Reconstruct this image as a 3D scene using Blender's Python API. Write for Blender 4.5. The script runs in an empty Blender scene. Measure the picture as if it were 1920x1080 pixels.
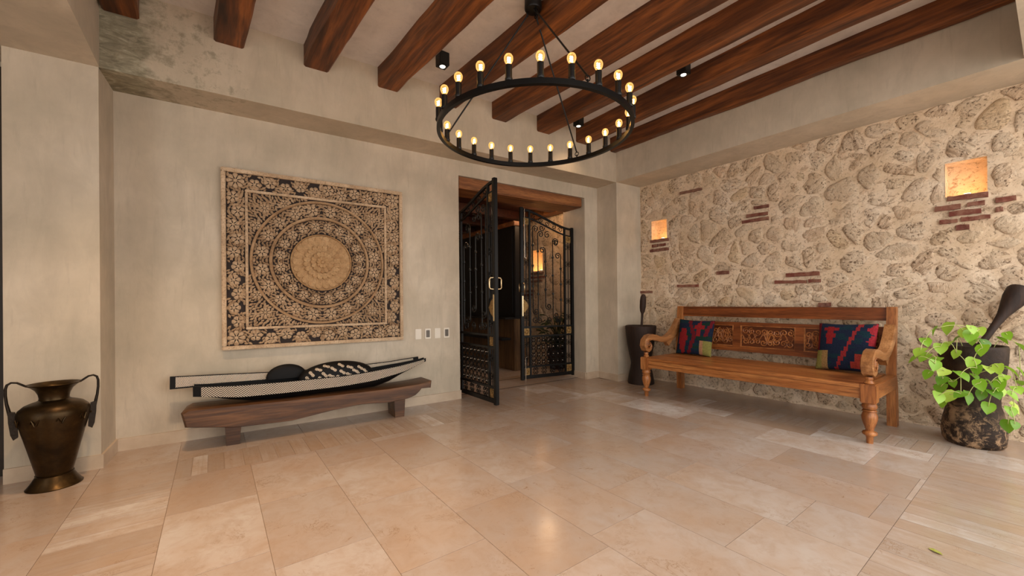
import bpy, bmesh, math, random
from math import sin, cos, pi, radians as rad, sqrt, atan2, hypot
from mathutils import Vector, Matrix, noise
random.seed(7)
SC = bpy.context.scene
COL = SC.collection

# ------------------------------------------------------------------ camera
F_PX, CY, YAW, PITCH, ROLL, CAM_H = 757.95, 564.33, .6355, .0019, -.0093, 1.2
_F = Vector((sin(YAW)*cos(PITCH), cos(YAW)*cos(PITCH), sin(PITCH)))
_R = Vector((cos(YAW), -sin(YAW), 0)); _U = _R.cross(_F)
_R, _U = _R*cos(ROLL)+_U*sin(ROLL), -_R*sin(ROLL)+_U*cos(ROLL)
cd = bpy.data.cameras.new('camera'); cam = bpy.data.objects.new('camera', cd); COL.objects.link(cam)
cd.sensor_width = 36; cd.lens = F_PX/1920*36; cd.shift_y = (CY-540)/1920; cd.clip_start = .02; cd.clip_end = 200
cam.matrix_world = Matrix.Translation((0, 0, CAM_H)) @ Matrix((_R, _U, -_F)).transposed().to_4x4()
SC.camera = cam
def ray(u, v): return _F*F_PX + _R*(u-960) - _U*(v-CY)
def at_depth(u, v, dep): d = ray(u, v); return Vector((0, 0, CAM_H)) + d*(dep/F_PX)
def at_x(u, v, x): d = ray(u, v); return Vector((0, 0, CAM_H)) + d*(x/d.x)

# ------------------------------------------------------------------ world, sun, exposure
wd = bpy.data.worlds.new('sky'); SC.world = wd; wd.use_nodes = True
bg = wd.node_tree.nodes['Background']; bg.inputs[0].default_value = (1.0, .975, .94, 1); bg.inputs[1].default_value = 1.95
sl = bpy.data.lights.new('hazy_sun', 'SUN'); sl.energy = .45; sl.angle = rad(22); sl.color = (1, .95, .88)
so = bpy.data.objects.new('hazy_sun', sl); COL.objects.link(so)
so.rotation_euler = Vector((-.12, 1.0, -1.05)).to_track_quat('-Z', 'Y').to_euler()
vs = SC.view_settings
vs.view_transform = 'Standard'; vs.look = 'None'; vs.gamma = 1; vs.use_curve_mapping = False; vs.exposure = .66

# ------------------------------------------------------------------ materials
def c(r, g, b):
    f = lambda x: ((x/255+.055)/1.055)**2.4 if x > 10 else x/255/12.92
    return (f(r), f(g), f(b), 1)
class NT:
    def __init__(s, name):
        s.m = bpy.data.materials.new(name); s.m.use_nodes = True; s.t = s.m.node_tree
        s.b = s.t.nodes['Principled BSDF']; s._co = None
    def n(s, typ, ins=None, **kw):
        d = s.t.nodes.new(typ)
        for k, v in kw.items(): setattr(d, k, v)
        for k, v in (ins or {}).items(): s.set(d.inputs[k], v)
        return d
    def set(s, sock, v):
        if isinstance(v, bpy.types.NodeSocket): s.t.links.new(v, sock)
        elif isinstance(v, bpy.types.Node): s.t.links.new(v.outputs[0], sock)
        else: sock.default_value = v
    def co(s): 
        if not s._co: s._co = s.n('ShaderNodeTexCoord')
        return s._co.outputs['Object']
    def rnd(s): return s.n('ShaderNodeObjectInfo').outputs['Random']
    def map(s, scale=(1, 1, 1), rot=(0, 0, 0), loc=(0, 0, 0), src=None):
        return s.n('ShaderNodeMapping', {'Vector': src or s.co(), 'Scale': scale, 'Rotation': rot, 'Location': loc}).outputs[0]
    def noise(s, scale=5, detail=4, rough=.55, vec=None, dist=0, w=None):
        d = s.n('ShaderNodeTexNoise', {'Scale': scale, 'Detail': detail, 'Roughness': rough, 'Distortion': dist, 'Vector': vec or s.co()})
        if w is not None: d.noise_dimensions = '4D'; s.set(d.inputs['W'], w)
        return d.outputs[0]
    def ramp(s, fac, stops):
        d = s.n('ShaderNodeValToRGB'); s.set(d.inputs[0], fac); e = d.color_ramp.elements
        while len(e) < len(stops): e.new(.5)
        for k, (p, col) in enumerate(stops): e[k].position = p; e[k].color = col if len(col) == 4 else (*col, 1)
        return d.outputs[0]
    def mix(s, fac, a, b, mode='MIX'):
        d = s.n('ShaderNodeMix', data_type='RGBA', blend_type=mode)
        s.set(d.inputs[0], fac); s.set(d.inputs[6], a); s.set(d.inputs[7], b); return d.outputs[2]
    def math(s, op, a, b=None, cc=None):
        d = s.n('ShaderNodeMath', operation=op); s.set(d.inputs[0], a)
        if b is not None: s.set(d.inputs[1], b)
        if cc is not None: s.set(d.inputs[2], cc)
        return d.outputs[0]
    def sep(s, v=None): return s.n('ShaderNodeSeparateXYZ', {0: v or s.co()}).outputs
    def bump(s, h, strength=.3, dist=.01):
        d = s.n('ShaderNodeBump', {'Strength': strength, 'Distance': dist, 'Height': h}); s.set(s.b.inputs['Normal'], d.outputs[0])
    def out(s, col=None, rough=None, metal=0, spec=None):
        if col is not None: s.set(s.b.inputs['Base Color'], col)
        if rough is not None: s.set(s.b.inputs['Roughness'], rough)
        s.b.inputs['Metallic'].default_value = metal
        if spec is not None: s.b.inputs['Specular IOR Level'].default_value = spec
        return s.m
G1, W1 = (0, 0, 0, 1), (1, 1, 1, 1)

def plaster(name, ca, cb, cc, stained=False):
    t = NT(name)
    n1 = t.noise(1.6, 5, .6); n2 = t.noise(6, 6, .65, vec=t.map((1, 1, .35)), dist=.6); n3 = t.noise(26, 4, .6, vec=t.map((1, 1, .12)))
    col = t.ramp(n1, [(.32, ca), (.5, cb), (.68, cc)])
    col = t.mix(t.ramp(n2, [(.42, G1), (.7, (.5, .5, .5, 1))]), col, tuple(x*.72 for x in cb[:3])+(1,))
    col = t.mix(t.ramp(n3, [(.58, G1), (.72, (.3, .3, .3, 1))]), col, tuple(x*.66 for x in cb[:3])+(1,))
    if stained:     # the damp, patched corner of the beam
        x, y, z = t.sep()
        edge = t.math('ADD', t.math('MULTIPLY', t.noise(7, 6, .7), .7), t.math('MULTIPLY', t.math('SUBTRACT', z, 3.0), .0))
        m = t.math('SUBTRACT', t.math('ADD', t.math('MULTIPLY', x, -1.0), .75), edge)
        wide = t.ramp(m, [(.02, G1), (.2, W1)])
        streak = t.ramp(t.noise(13, 6, .7, vec=t.map((.5, 1, 1.6)), dist=1.2), [(.38, c(92, 90, 72)), (.55, c(142, 136, 112)), (.66, c(178, 172, 150))])
        col = t.mix(t.math('MULTIPLY', wide, .8), col, streak)
        m2 = t.math('SUBTRACT', t.math('ADD', t.math('MULTIPLY', x, -.5), .78), edge)
        col = t.mix(t.math('MULTIPLY', t.ramp(m2, [(.0, G1), (.08, W1)]), t.ramp(t.noise(9, 6, .75), [(.5, G1), (.62, (.6, .6, .6, 1))])), col, c(128, 120, 98))
    t.bump(t.noise(18, 6, .6, vec=t.map((1, 1, .5))), .22, .006)
    return t.out(col, .72, spec=.25)
M = {}
M['plaster'] = plaster('grey_plaster', c(182, 170, 150), c(197, 183, 162), c(209, 195, 175))
M['plaster_stained'] = plaster('stained_plaster', c(182, 169, 147), c(196, 180, 157), c(207, 191, 168), True)
M['ceil'] = plaster('ceiling_plaster', c(212, 204, 196), c(221, 213, 205), c(228, 220, 212))

def wood(name, dark, mid, light, scale=(1, 1, 1), ax=0, rough=.45, grain=14, bump=.25, warp=1.2):
    t = NT(name)
    s = [7.0, 7.0, 7.0]; s[ax] = .55
    r = t.math('MULTIPLY', t.rnd(), 37.0)
    v = t.map(tuple(a*b for a, b in zip(s, scale)))
    n1 = t.noise(1.2, 5, .6, vec=v, dist=warp, w=r)
    n2 = t.noise(grain, 4, .6, vec=v, w=r)
    n3 = t.noise(1.4, 3, .6, w=r)
    col = t.ramp(n1, [(.28, dark), (.47, mid), (.66, light)])
    col = t.mix(t.ramp(n2, [(.35, (.6, .6, .6, 1)), (.55, G1)]), col, dark)
    col = t.mix(t.ramp(n3, [(.5, G1), (.75, (.55, .55, .55, 1))]), col, dark)
    t.bump(n2, bump, .004)
    return t.out(col, rough, spec=.4)
M['beam'] = wood('beam_timber', c(44, 22, 11), c(104, 57, 26), c(154, 90, 42), (.6, .6, .6), 1, .5, 9, .6, 2.2)
M['lintel'] = wood('lintel_timber', c(80, 46, 22), c(134, 82, 44), c(170, 112, 64), (1, 1, 1), 0, .55, 12, .4)
M['teak'] = wood('bench_teak', c(92, 50, 22), c(160, 96, 48), c(198, 132, 74), (1, 1, 1), 1, .36, 16, .2)
M['teak_x'] = wood('bench_teak_cross', c(92, 50, 22), c(156, 94, 48), c(190, 126, 72), (1, 1, 1), 0, .36, 16, .2)
M['teak_z'] = wood('bench_teak_upright', c(92, 50, 22), c(156, 94, 48), c(190, 126, 72), (1, 1, 1), 2, .36, 16, .2)
M['teak_pale'] = wood('bench_arm_teak', c(112, 70, 36), c(160, 108, 64), c(190, 138, 90), (1, 1, 1), 0, .4, 14, .3)
M['teak_dark'] = wood('bench_back_teak', c(62, 28, 11), c(124, 64, 26), c(160, 92, 44), (1, 1, 1), 1, .36, 16, .2)
M['teak_carve'] = wood('carved_teak', c(52, 22, 9), c(98, 48, 20), c(136, 76, 38), (1, 1, 1), 1, .34, 10, .2)
M['log'] = wood('log_wood', c(44, 26, 14), c(82, 52, 30), c(112, 76, 48), (.8, .8, .8), 0, .42, 10, .35, 2)
M['dark_wood'] = wood('mortar_wood', c(22, 12, 7), c(40, 24, 15), c(58, 37, 25), (1, 1, 1), 2, .7, 10, .4)
M['door_wood'] = wood('dark_door_wood', c(24, 17, 10), c(40, 29, 18), c(54, 40, 26), (1, 1, 1), 2, .5, 10, .3)
M['red_wood'] = wood('passage_ceiling_wood', c(40, 17, 10), c(68, 30, 18), c(92, 46, 28), (1, 1, 1), 1, .5, 10, .3)
M['cabinet'] = wood('passage_cabinet_wood', c(10, 8, 7), c(16, 12, 10), c(22, 17, 14), (1, 1, 1), 2, .5, 10, .2)

t = NT('stump_wood'); n1 = t.noise(7, 6, .7); n2 = t.noise(16, 6, .75, dist=.5)
x, y, z = t.sep()
low = t.math('MULTIPLY', t.ramp(t.math('SUBTRACT', t.math('ADD', t.noise(3, 3), .0), t.math('MULTIPLY', z, 1.1)), [(.08, G1), (.3, W1)]), t.ramp(n2, [(.47, G1), (.57, W1)]))
col = t.ramp(n1, [(.35, c(28, 18, 12)), (.6, c(54, 38, 27)), (.75, c(80, 60, 44))])
col = t.mix(t.math('MULTIPLY', low, .8), col, c(176, 142, 108)); t.bump(n2, .8, .012); M['stump'] = t.out(col, .6, spec=.3)

def marble(name, streak=None):
    t = NT(name); r = t.rnd(); w = t.math('MULTIPLY', r, 53.0)
    n1 = t.noise(2.2, 5, .6, w=w); n2 = t.noise(9, 6, .7, w=w, dist=.8)
    tint = t.ramp(r, [(0, c(164, 148, 136)), (.3, c(174, 159, 148)), (.55, c(183, 170, 160)), (.8, c(169, 153, 141)), (.93, c(200, 191, 184)), (1, c(216, 211, 207))])
    col = t.mix(t.ramp(n1, [(.36, G1), (.66, (.7, .7, .7, 1))]), tint, c(170, 140, 114))
    col = t.mix(t.ramp(n2, [(.45, G1), (.7, (.5, .5, .5, 1))]), col, c(156, 128, 104))
    if streak:
        s = [1.2, 1.2, 1.2]; s[1-streak+1-1 if streak == 1 else 0] = 1.2
        sc = (26, 1.0, 1) if streak == 'y' else (1.0, 26, 1)
        col = t.mix(t.ramp(t.noise(1.2, 5, .65, vec=t.map(sc), w=w, dist=.3), [(.42, G1), (.68, (.6, .6, .6, 1))]), col, c(158, 133, 110))
    fine = t.ramp(t.noise(11, 7, .75, w=w, dist=1.8), [(.32, (.7, .7, .7, 1)), (.385, G1)])
    col = t.mix(fine, col, c(136, 100, 68))
    vein = t.math('ABSOLUTE', t.math('SUBTRACT', t.noise(5.5, 7, .7, w=w, dist=1.2), .5))
    veinm = t.math('MULTIPLY', t.ramp(vein, [(.0, W1), (.012, G1)]), t.ramp(t.noise(3.5, 3, w=w), [(.52, G1), (.66, (.8, .8, .8, 1))]))
    col = t.mix(veinm, col, c(134, 104, 74))
    ro = t.n('ShaderNodeMapRange', {0: n2, 1: .3, 2: .7, 3: .12, 4: .24}).outputs[0]
    return t.out(col, ro, spec=.55)
M['tile'] = marble('cream_marble'); M['tile_x'] = marble('veined_marble_across', 'x'); M['tile_y'] = marble('veined_marble_along', 'y')
t = NT('grout'); M['grout'] = t.out(c(134, 112, 92), .8)
t = NT('baseboard_stone'); M['baseb'] = t.out(t.ramp(t.noise(4, 5, .6), [(.35, c(182, 160, 136)), (.65, c(202, 182, 158))]), .35)

def stone(name, kind):
    t = NT(name); r = t.rnd(); P = t.n('ShaderNodeNewGeometry').outputs['Position']; st_ = kind == 'stone'
    rot = t.n('ShaderNodeCombineXYZ', {0: t.math('MULTIPLY', r, 6.28)}).outputs[0] if st_ else (.5, 0, 0)
    mp = t.n('ShaderNodeMapping', {'Vector': t.co() if st_ else P, 'Rotation': rot}).outputs[0]
    st = t.n('ShaderNodeMapping', {'Vector': mp, 'Scale': (1, .3, 1.6) if st_ else (1, .7, 1.0)}).outputs[0]
    w = t.math('MULTIPLY', r, 31.0)
    n1 = t.noise(2.6, 5, .6, vec=P); streak = t.noise(20, 6, .7, vec=st, dist=.7, w=w); speck = t.noise(42, 5, .68, vec=P, dist=.5); n4 = t.noise(6, 5, .65, vec=P, dist=1.0)
    base = t.ramp(n1, [(.32, c(212, 186, 154)), (.5, c(225, 201, 172)), (.68, c(233, 213, 188))])
    if st_:
        tint = t.ramp(r, [(0, c(232, 212, 186)), (.25, c(222, 196, 162)), (.5, c(234, 216, 192)), (.7, c(220, 184, 150)), (.85, c(208, 190, 166)), (1, c(226, 190, 134))])
        base = t.mix(.3, base, tint)
        base = t.mix(t.ramp(n4, [(.5, G1), (.72, (.4, .4, .4, 1))]), base, c(208, 168, 128))
        inten = t.ramp(t.math('FRACT', t.math('MULTIPLY', r, 7.3)), [(.05, (.45, .45, .45, 1)), (.6, W1)]); kind2 = t.math('GREATER_THAN', t.math('FRACT', t.math('MULTIPLY', r, 13.7)), .45)
        pits = t.math('MULTIPLY', t.ramp(speck, [(.385, W1), (.46, G1)]), inten)
        lines = t.math('MULTIPLY', t.math('MULTIPLY', t.ramp(streak, [(.41, W1), (.50, G1)]), inten), t.math('ADD', t.math('MULTIPLY', kind2, .65), .35))
    else:
        base = t.mix(t.ramp(n4, [(.58, G1), (.75, (.45, .45, .45, 1))]), base, c(204, 170, 132))
        pits = t.math('MULTIPLY', t.ramp(speck, [(.35, (.8, .8, .8, 1)), (.43, G1)]), 1.0)
        lines = t.math('MULTIPLY', t.ramp(streak, [(.39, (.85, .85, .85, 1)), (.48, G1)]), t.ramp(n1, [(.38, (.35, .35, .35, 1)), (.55, W1)]))
    col = t.mix(t.math('MULTIPLY', lines, .52 if st_ else .7), base, c(134, 100, 70))
    col = t.mix(t.math('MULTIPLY', pits, .8), col, c(92, 66, 46))
    h = t.math('ADD', t.math('MULTIPLY', streak, .9 if st_ else .6), t.math('MULTIPLY', speck, .8 if st_ else .3))
    t.bump(h, .8 if st_ else .65, .03)
    return t.out(col, .88, spec=.15)
M['mortar'] = stone('lime_mortar', 'mortar'); M['stone'] = stone('rubble_stone', 'stone')
t = NT('old_brick'); r = t.rnd(); n = t.noise(14, 6, .7, w=t.math('MULTIPLY', r, 9.0))
col = t.mix(t.ramp(n, [(.42, G1), (.64, (.75, .75, .75, 1))]), t.ramp(r, [(0, c(112, 54, 40)), (.5, c(94, 46, 36)), (.8, c(122, 66, 50)), (1, c(112, 84, 68))]), c(150, 112, 90))
t.bump(n, .6, .01); M['brick'] = t.out(col, .85)

def simple(name, col, rough=.5, metal=0, nscale=0, amt=.0, bump=0, spec=None):
    t = NT(name); k = col
    if nscale:
        n = t.noise(nscale, 5, .65); k = t.mix(t.ramp(n, [(.35, (amt, amt, amt, 1)), (.65, G1)]), col, tuple(x*.35 for x in col[:3])+(1,))
        if bump: t.bump(n, bump, .006)
    return t.out(k, rough, metal, spec)
M['iron'] = simple('black_iron', c(24, 23, 22), .38, .6)
M['iron_soft'] = simple('black_painted_steel', c(20, 18, 17), .42, .3)
M['chrome'] = simple('steel', c(200, 190, 175), .25, 1)
M['brass'] = simple('polished_brass', c(226, 202, 160), .25, 1)
M['gold'] = simple('gilded_rosette', c(178, 142, 88), .5, .7, 45, .95, .9)
t = NT('aged_brass'); n = t.noise(5, 6, .65); n2 = t.noise(30, 4, .6)
M['jar'] = t.out(t.ramp(n, [(.35, c(42, 30, 16)), (.55, c(68, 51, 28)), (.72, c(108, 84, 50))]), t.n('ShaderNodeMapRange', {0: n, 1: .3, 2: .7, 3: .42, 4: .28}).outputs[0], .85); t.bump(n2, .18, .004)
M['jar_dark'] = simple('blackened_brass', c(38, 28, 18), .45, .7, 40, .5, .4)
M['white_plastic'] = simple('white_switch', c(226, 216, 200), .4)
M['grey_plastic'] = simple('grey_switch', c(96, 86, 76), .4)
M['black'] = simple('black_lacquer', c(12, 10, 10), .6, spec=.2)
M['panel_back'] = simple('panel_dark_board', c(38, 26, 22), .8)  # near-black board behind the gaps of the carving
def carved(name, a, b, d):
    t = NT(name); n = t.noise(9, 6, .7); n2 = t.noise(70, 4, .6); w = t.math('MULTIPLY', t.rnd(), 9.0)
    col = t.ramp(t.noise(5, 5, .65, w=w), [(.32, a), (.5, b), (.7, d)])
    col = t.mix(t.ramp(n2, [(.36, (.5, .5, .5, 1)), (.5, G1)]), col, c(112, 84, 58)); t.bump(n2, .4, .004)
    return t.out(col, .7, spec=.25)
M['carve'] = carved('whitewashed_carving', c(170, 142, 112), c(196, 168, 136), c(216, 192, 162))
M['carve_warm'] = carved('carved_medallion', c(158, 122, 84), c(182, 146, 104), c(198, 164, 122))

def stripes(name, period, pitch, thr, slope=1.0, tri_h=None):
    """white chevron lines painted on black wood"""
    t = NT(name); x, y, z = t.sep()
    tri = t.math('MULTIPLY', t.math('PINGPONG', x, period/2), slope)
    f = t.math('FRACT', t.math('DIVIDE', t.math('ADD', z, t.math('MULTIPLY', tri, -1.0)), pitch))
    m = t.math('GREATER_THAN', f, thr)
    col = t.mix(m, c(18, 15, 14), c(214, 200, 178))
    return t.out(col, .5)
M['chevron'] = stripes('chevron_paint', .205, .017, .55, .9)
M['chevron_fine'] = stripes('triangle_paint', .15, .013, .45, 1.1)
t = NT('motif_paint'); x, y, z = t.sep()
M['motif'] = t.out(t.mix(t.math('GREATER_THAN', t.math('FRACT', t.math('MULTIPLY', t.n('ShaderNodeVectorMath', {0: t.co()}, operation='LENGTH').outputs['Value'], 95.0)), .38), c(24, 20, 18), c(206, 186, 160)), .55)
t = NT('kilim'); at = t.n('ShaderNodeAttribute', attribute_name='weave'); 
wv = t.noise(90, 3, .6, vec=t.map((.3, 1, 1.2)))
t.bump(wv, .5, .004); M['kilim'] = t.out(t.mix(t.ramp(wv, [(.35, (.35, .35, .35, 1)), (.6, G1)]), at.outputs[0], c(14, 12, 16)), .9, spec=.1)
t = NT('pothos_leaf'); r = t.rnd(); x, y, z = t.sep()
col = t.ramp(r, [(0, c(70, 118, 24)), (.4, c(128, 174, 44)), (.7, c(166, 204, 74)), (1, c(196, 216, 96))])
col = t.mix(t.ramp(t.math('ABSOLUTE', y), [(.0, (.5, .5, .5, 1)), (.004, G1)]), col, c(196, 216, 130)); t.bump(t.noise(60, 3), .15, .003)
M['leaf'] = t.out(col, .38); t.b.inputs['Subsurface Weight'].default_value = 0
tb = t.n('ShaderNodeBsdfTranslucent', {0: c(150, 196, 50)}); mx = t.n('ShaderNodeMixShader', {0: .3}); ob = t.t.nodes['Material Output']
t.t.links.new(t.b.outputs[0], mx.inputs[1]); t.t.links.new(tb.outputs[0], mx.inputs[2]); t.t.links.new(mx.outputs[0], ob.inputs[0])
M['stem'] = simple('vine_stem', c(176, 180, 110), .5)
M['soil'] = simple('soil', c(40, 29, 22), .95)
M['dark_leaf'] = simple('dark_foliage', c(38, 52, 24), .5)
M['dry_leaf'] = simple('fallen_leaf', c(158, 158, 70), .5)
def emit(name, col, s):
    t = NT(name); t.set(t.b.inputs['Emission Color'], col); t.b.inputs['Emission Strength'].default_value = s; return t.out(col, .4)
M['filament'] = emit('glowing_filament', (1, .60, .20, 1), 13)
M['spot_lens'] = emit('spot_lens', (1, .86, .66, 1), 5)
t = NT('bulb_glass'); t.m.use_nodes = True
tr = t.n('ShaderNodeBsdfTransparent', {0: (1, .86, .62, 1)}); gl = t.n('ShaderNodeBsdfGlossy', {'Color': (1, .9, .7, 1), 'Roughness': .08})
fr = t.n('ShaderNodeFresnel', {0: 1.4}); mx = t.n('ShaderNodeMixShader', {0: fr.outputs[0], 1: tr.outputs[0], 2: gl.outputs[0]})
em = t.n('ShaderNodeEmission', {0: (1, .56, .18, 1), 1: .9}); lw = t.n('ShaderNodeLayerWeight', {0: .5}); m3 = t.n('ShaderNodeMixShader', {0: t.math('ADD', t.math('MULTIPLY', lw.outputs[1], .5), .2), 1: mx.outputs[0], 2: em.outputs[0]})
t.t.links.new(m3.outputs[0], t.t.nodes['Material Output'].inputs[0]); M['bulb'] = t.m

# ------------------------------------------------------------------ geometry helpers
class G:
    def __init__(s): s.v = []; s.f = []
    def add(s, vs, fs):
        o = len(s.v); s.v += [tuple(p) for p in vs]; s.f += [tuple(o+i for i in q) for q in fs]; return s
    def box(s, x0, x1, y0, y1, z0, z1):
        return s.add([(x0, y0, z0), (x1, y0, z0), (x1, y1, z0), (x0, y1, z0), (x0, y0, z1), (x1, y0, z1), (x1, y1, z1), (x0, y1, z1)],
                     [(0, 3, 2, 1), (4, 5, 6, 7), (0, 1, 5, 4), (1, 2, 6, 5), (2, 3, 7, 6), (3, 0, 4, 7)])
    def bbox(s, x0, x1, y0, y1, z0, z1, b=.008):
        bm = bmesh.new(); bmesh.ops.create_cube(bm, size=1)
        for q in bm.verts: q.co = Vector(((x0+x1)/2+q.co.x*(x1-x0), (y0+y1)/2+q.co.y*(y1-y0), (z0+z1)/2+q.co.z*(z1-z0)))
        bmesh.ops.bevel(bm, geom=bm.edges[:], offset=b, segments=2, affect='EDGES')
        bm.verts.index_update(); s.add([q.co[:] for q in bm.verts], [[q.index for q in f.verts] for f in bm.faces]); bm.free(); return s
    def tube(s, pts, r, n=6, closed=False, flat=1.0, up=None):
        P = [Vector(p) for p in pts]; N = len(P); rs = r if hasattr(r, '__len__') else [r]*N
        vs = []; prev = None
        for i in range(N):
            a = P[(i-1) % N] if (closed or i > 0) else P[i]; b = P[(i+1) % N] if (closed or i < N-1) else P[i]
            T = (b-a).normalized() if (b-a).length > 1e-9 else Vector((0, 0, 1))
            if up is not None: X = T.cross(Vector(up)); X = X.normalized() if X.length > 1e-4 else Vector((1, 0, 0))
            elif prev is None:
                q = Vector((0, 0, 1)) if abs(T.z) < .9 else Vector((1, 0, 0)); X = T.cross(q).normalized()
            else:
                X = prev-T*prev.dot(T); X = X.normalized() if X.length > 1e-6 else T.orthogonal().normalized()
            prev = X; Y = T.cross(X)
            for k in range(n):
                an = 2*pi*k/n+pi/n; vs.append(P[i]+X*(cos(an)*rs[i])+Y*(sin(an)*rs[i]*flat))
        fs = []
        for i in range(N if closed else N-1):
            j = (i+1) % N
            for k in range(n): fs.append((i*n+k, i*n+(k+1) % n, j*n+(k+1) % n, j*n+k))
        if not closed: fs += [tuple(range(n))[::-1], tuple((N-1)*n+k for k in range(n))]
        return s.add(vs, fs)
    def rod(s, a, b, r, n=8): return s.tube([a, b], r, n)
    def lathe(s, prof, n=24, cx=0, cy=0, wob=None):
        vs = []; fs = []
        for i, (r, z) in enumerate(prof):
            for k in range(n):
                an = 2*pi*k/n; q = r*(wob(an, z) if wob else 1); vs.append((cx+q*cos(an), cy+q*sin(an), z))
        for i in range(len(prof)-1):
            for k in range(n): fs.append((i*n+k, i*n+(k+1) % n, (i+1)*n+(k+1) % n, (i+1)*n+k))
        fs += [tuple(range(n))[::-1], tuple((len(prof)-1)*n+k for k in range(n))]
        return s.add(vs, fs)
    def ball(s, p, r, n=10, m=6, sz=1):
        prof = [(max(r*sin(pi*i/m), r*.02), p[2]-r*sz*cos(pi*i/m)) for i in range(m+1)]
        return s.lathe(prof, n, p[0], p[1])
    def prism(s, poly, y0, y1, perm=(0, 1, 2)):
        """poly in (a, b); extruded along third axis; perm puts (a, y, b)->axes"""
        N = len(poly); vs = [None]*(2*N)
        for i, (a, b) in enumerate(poly):
            for k, y in enumerate((y0, y1)):
                q = [0, 0, 0]; q[perm[0]] = a; q[perm[1]] = y; q[perm[2]] = b; vs[k*N+i] = tuple(q)
        fs = [tuple(range(N)), tuple(range(2*N-1, N-1, -1))]+[(i, i+N, (i+1) % N+N, (i+1) % N) for i in range(N)]
        return s.add(vs, fs)
    def xf(s, m): s.v = [tuple(m @ Vector(p)) for p in s.v]; return s
    def obj(s, name, mat, parent=None, smooth=False, loc=None, rotz=0):
        me = bpy.data.meshes.new(name); me.from_pydata(s.v, [], s.f); me.update()
        bm = bmesh.new(); bm.from_mesh(me); bmesh.ops.recalc_face_normals(bm, faces=bm.faces); bm.to_mesh(me); bm.free()
        me.materials.append(M[mat])
        if smooth:
            for p in me.polygons: p.use_smooth = True
            if smooth != 'all': me.set_sharp_from_angle(angle=rad(40))
        o = bpy.data.objects.new(name, me); COL.objects.link(o); o.parent = parent
        if loc: o.location = loc
        o.rotation_euler.z = rotz
        return o
def tag(o, label, cat=None, group=None, kind=None):
    o['label'] = label
    if cat: o['category'] = cat
    if group: o['group'] = group
    if kind: o['kind'] = kind
    return o
def thing(name, label, cat, loc=(0, 0, 0), rotz=0, group=None):
    o = bpy.data.objects.new(name, None); COL.objects.link(o); o.location = loc; o.rotation_euler.z = rotz; o.empty_display_size = .1
    return tag(o, label, cat, group)
def struct(o, label): o['kind'] = 'structure'; o['label'] = label; return o
def copy_obj(o, parent, mtx=None):
    q = o.copy(); COL.objects.link(q); q.parent = parent
    if mtx is not None: q.matrix_local = mtx
    return q
def copy_tree(o, parent=None):
    q = o.copy(); COL.objects.link(q); q.parent = parent
    for ch in list(o.children): copy_tree(ch, q)
    return q
def spiral(cx, cy, r0, r1, a0, turns, n=22):
    return [(cx+(r0+(r1-r0)*i/n)*cos(a0+turns*2*pi*i/n), cy+(r0+(r1-r0)*i/n)*sin(a0+turns*2*pi*i/n)) for i in range(n+1)]
def nz(x, y, z=0.0): return noise.noise(Vector((x, y, z)))

# ------------------------------------------------------------------ room frame
CX, CYW = 4.84, 3.9155; BETA = -.0545; LEN = 5.5257
EX, NX = Vector((cos(BETA), sin(BETA), 0)), Vector((-sin(BETA), cos(BETA), 0))
A0 = Vector((CX, CYW, 0))-EX*LEN           # front edge of the west column
D1 = .3975; ZB = 2.967; ZC = 3.60; ZBM = 3.40; XS = 5.376
def W(s, off, z=0): return A0+EX*s+NX*off+Vector((0, 0, z))
def wobj(g, name, mat, **k): return g.obj(name, mat, loc=A0, rotz=BETA, **k)
S0, S1, ZD = 3.125, 5.257, 2.785           # doorway

struct(wobj(G().box(0, S0, D1, .9, 0, ZC), 'wall_back', 'plaster'), 'grey-beige plaster wall behind the carved panel')
struct(wobj(G().box(S0, S1, D1, .9, ZD, ZC), 'wall_over_doorway', 'plaster'), 'plaster wall above the gate opening')
struct(wobj(G().box(S1, LEN, D1, .9, 0, ZC), 'wall_beside_doorway', 'plaster'), 'narrow strip of plaster wall between gate and pillar')
struct(wobj(G().box(LEN, 6.5, 0, .9, 0, ZC), 'wall_corner_pillar', 'plaster'), 'plaster pillar in the corner by the stone wall')
struct(wobj(G().box(-.471, 0, 0, .9, 0, ZB), 'wall_column_west', 'plaster'), 'plaster column behind the brass jar')
struct(wobj(G().box(-.02, LEN, 0, D1, ZB, ZC), 'wall_beam_back', 'plaster_stained'), 'plaster beam with damp stain over the carved panel wall')
struct(G().box(CX, 6.2, -.35, CYW+.02, ZB, ZC).obj('wall_beam_stone_side', 'plaster'), 'plaster beam above the stone wall')
struct(G().box(-3.2, -.672, -.35, 4.9, ZB, ZC).obj('wall_beam_west', 'plaster'), 'plaster soffit above the brass jar')
struct(G().box(-.672, CX, -.45, .145, ZB, ZC).obj('wall_beam_south', 'plaster'), 'plaster beam over the open side of the hall')
struct(G().box(-3.3, 6.3, -.45, 5.3, ZC, ZC+.15).obj('ceiling', 'ceil'), 'off-white ceiling between the timber beams')
struct(wobj(G().box(-2.6, -.471, .28, .9, 0, ZB), 'wall_west_return', 'plaster'), 'plaster wall behind the dark door')
struct(G().box(-3.3, -3.2, 1.7, 5.3, 0, ZC).obj('wall_west', 'plaster'), 'unseen plaster wall west of the hall, shaped to limit the west daylight')  # out of view; its length sets how much west daylight enters
struct(G().box(-3.2, -.9, -.45, -.3, 0, ZB).obj('wall_added_south_west', 'plaster'), 'unseen plaster wall added in the south-west corner to shade the column')  # added out of view to keep south-west sky light off the column
d = struct(wobj(G().box(-1.75, -.475, .2, .255, 0, 2.9), 'door_1', 'door_wood'), 'dark wooden door beside the brass jar')
for k in range(4): G().bbox(-1.7+k*.31, -1.7+k*.31+.27, .185, .205, .12, 2.8, .006).obj('door_panel', 'door_wood', d)

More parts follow.
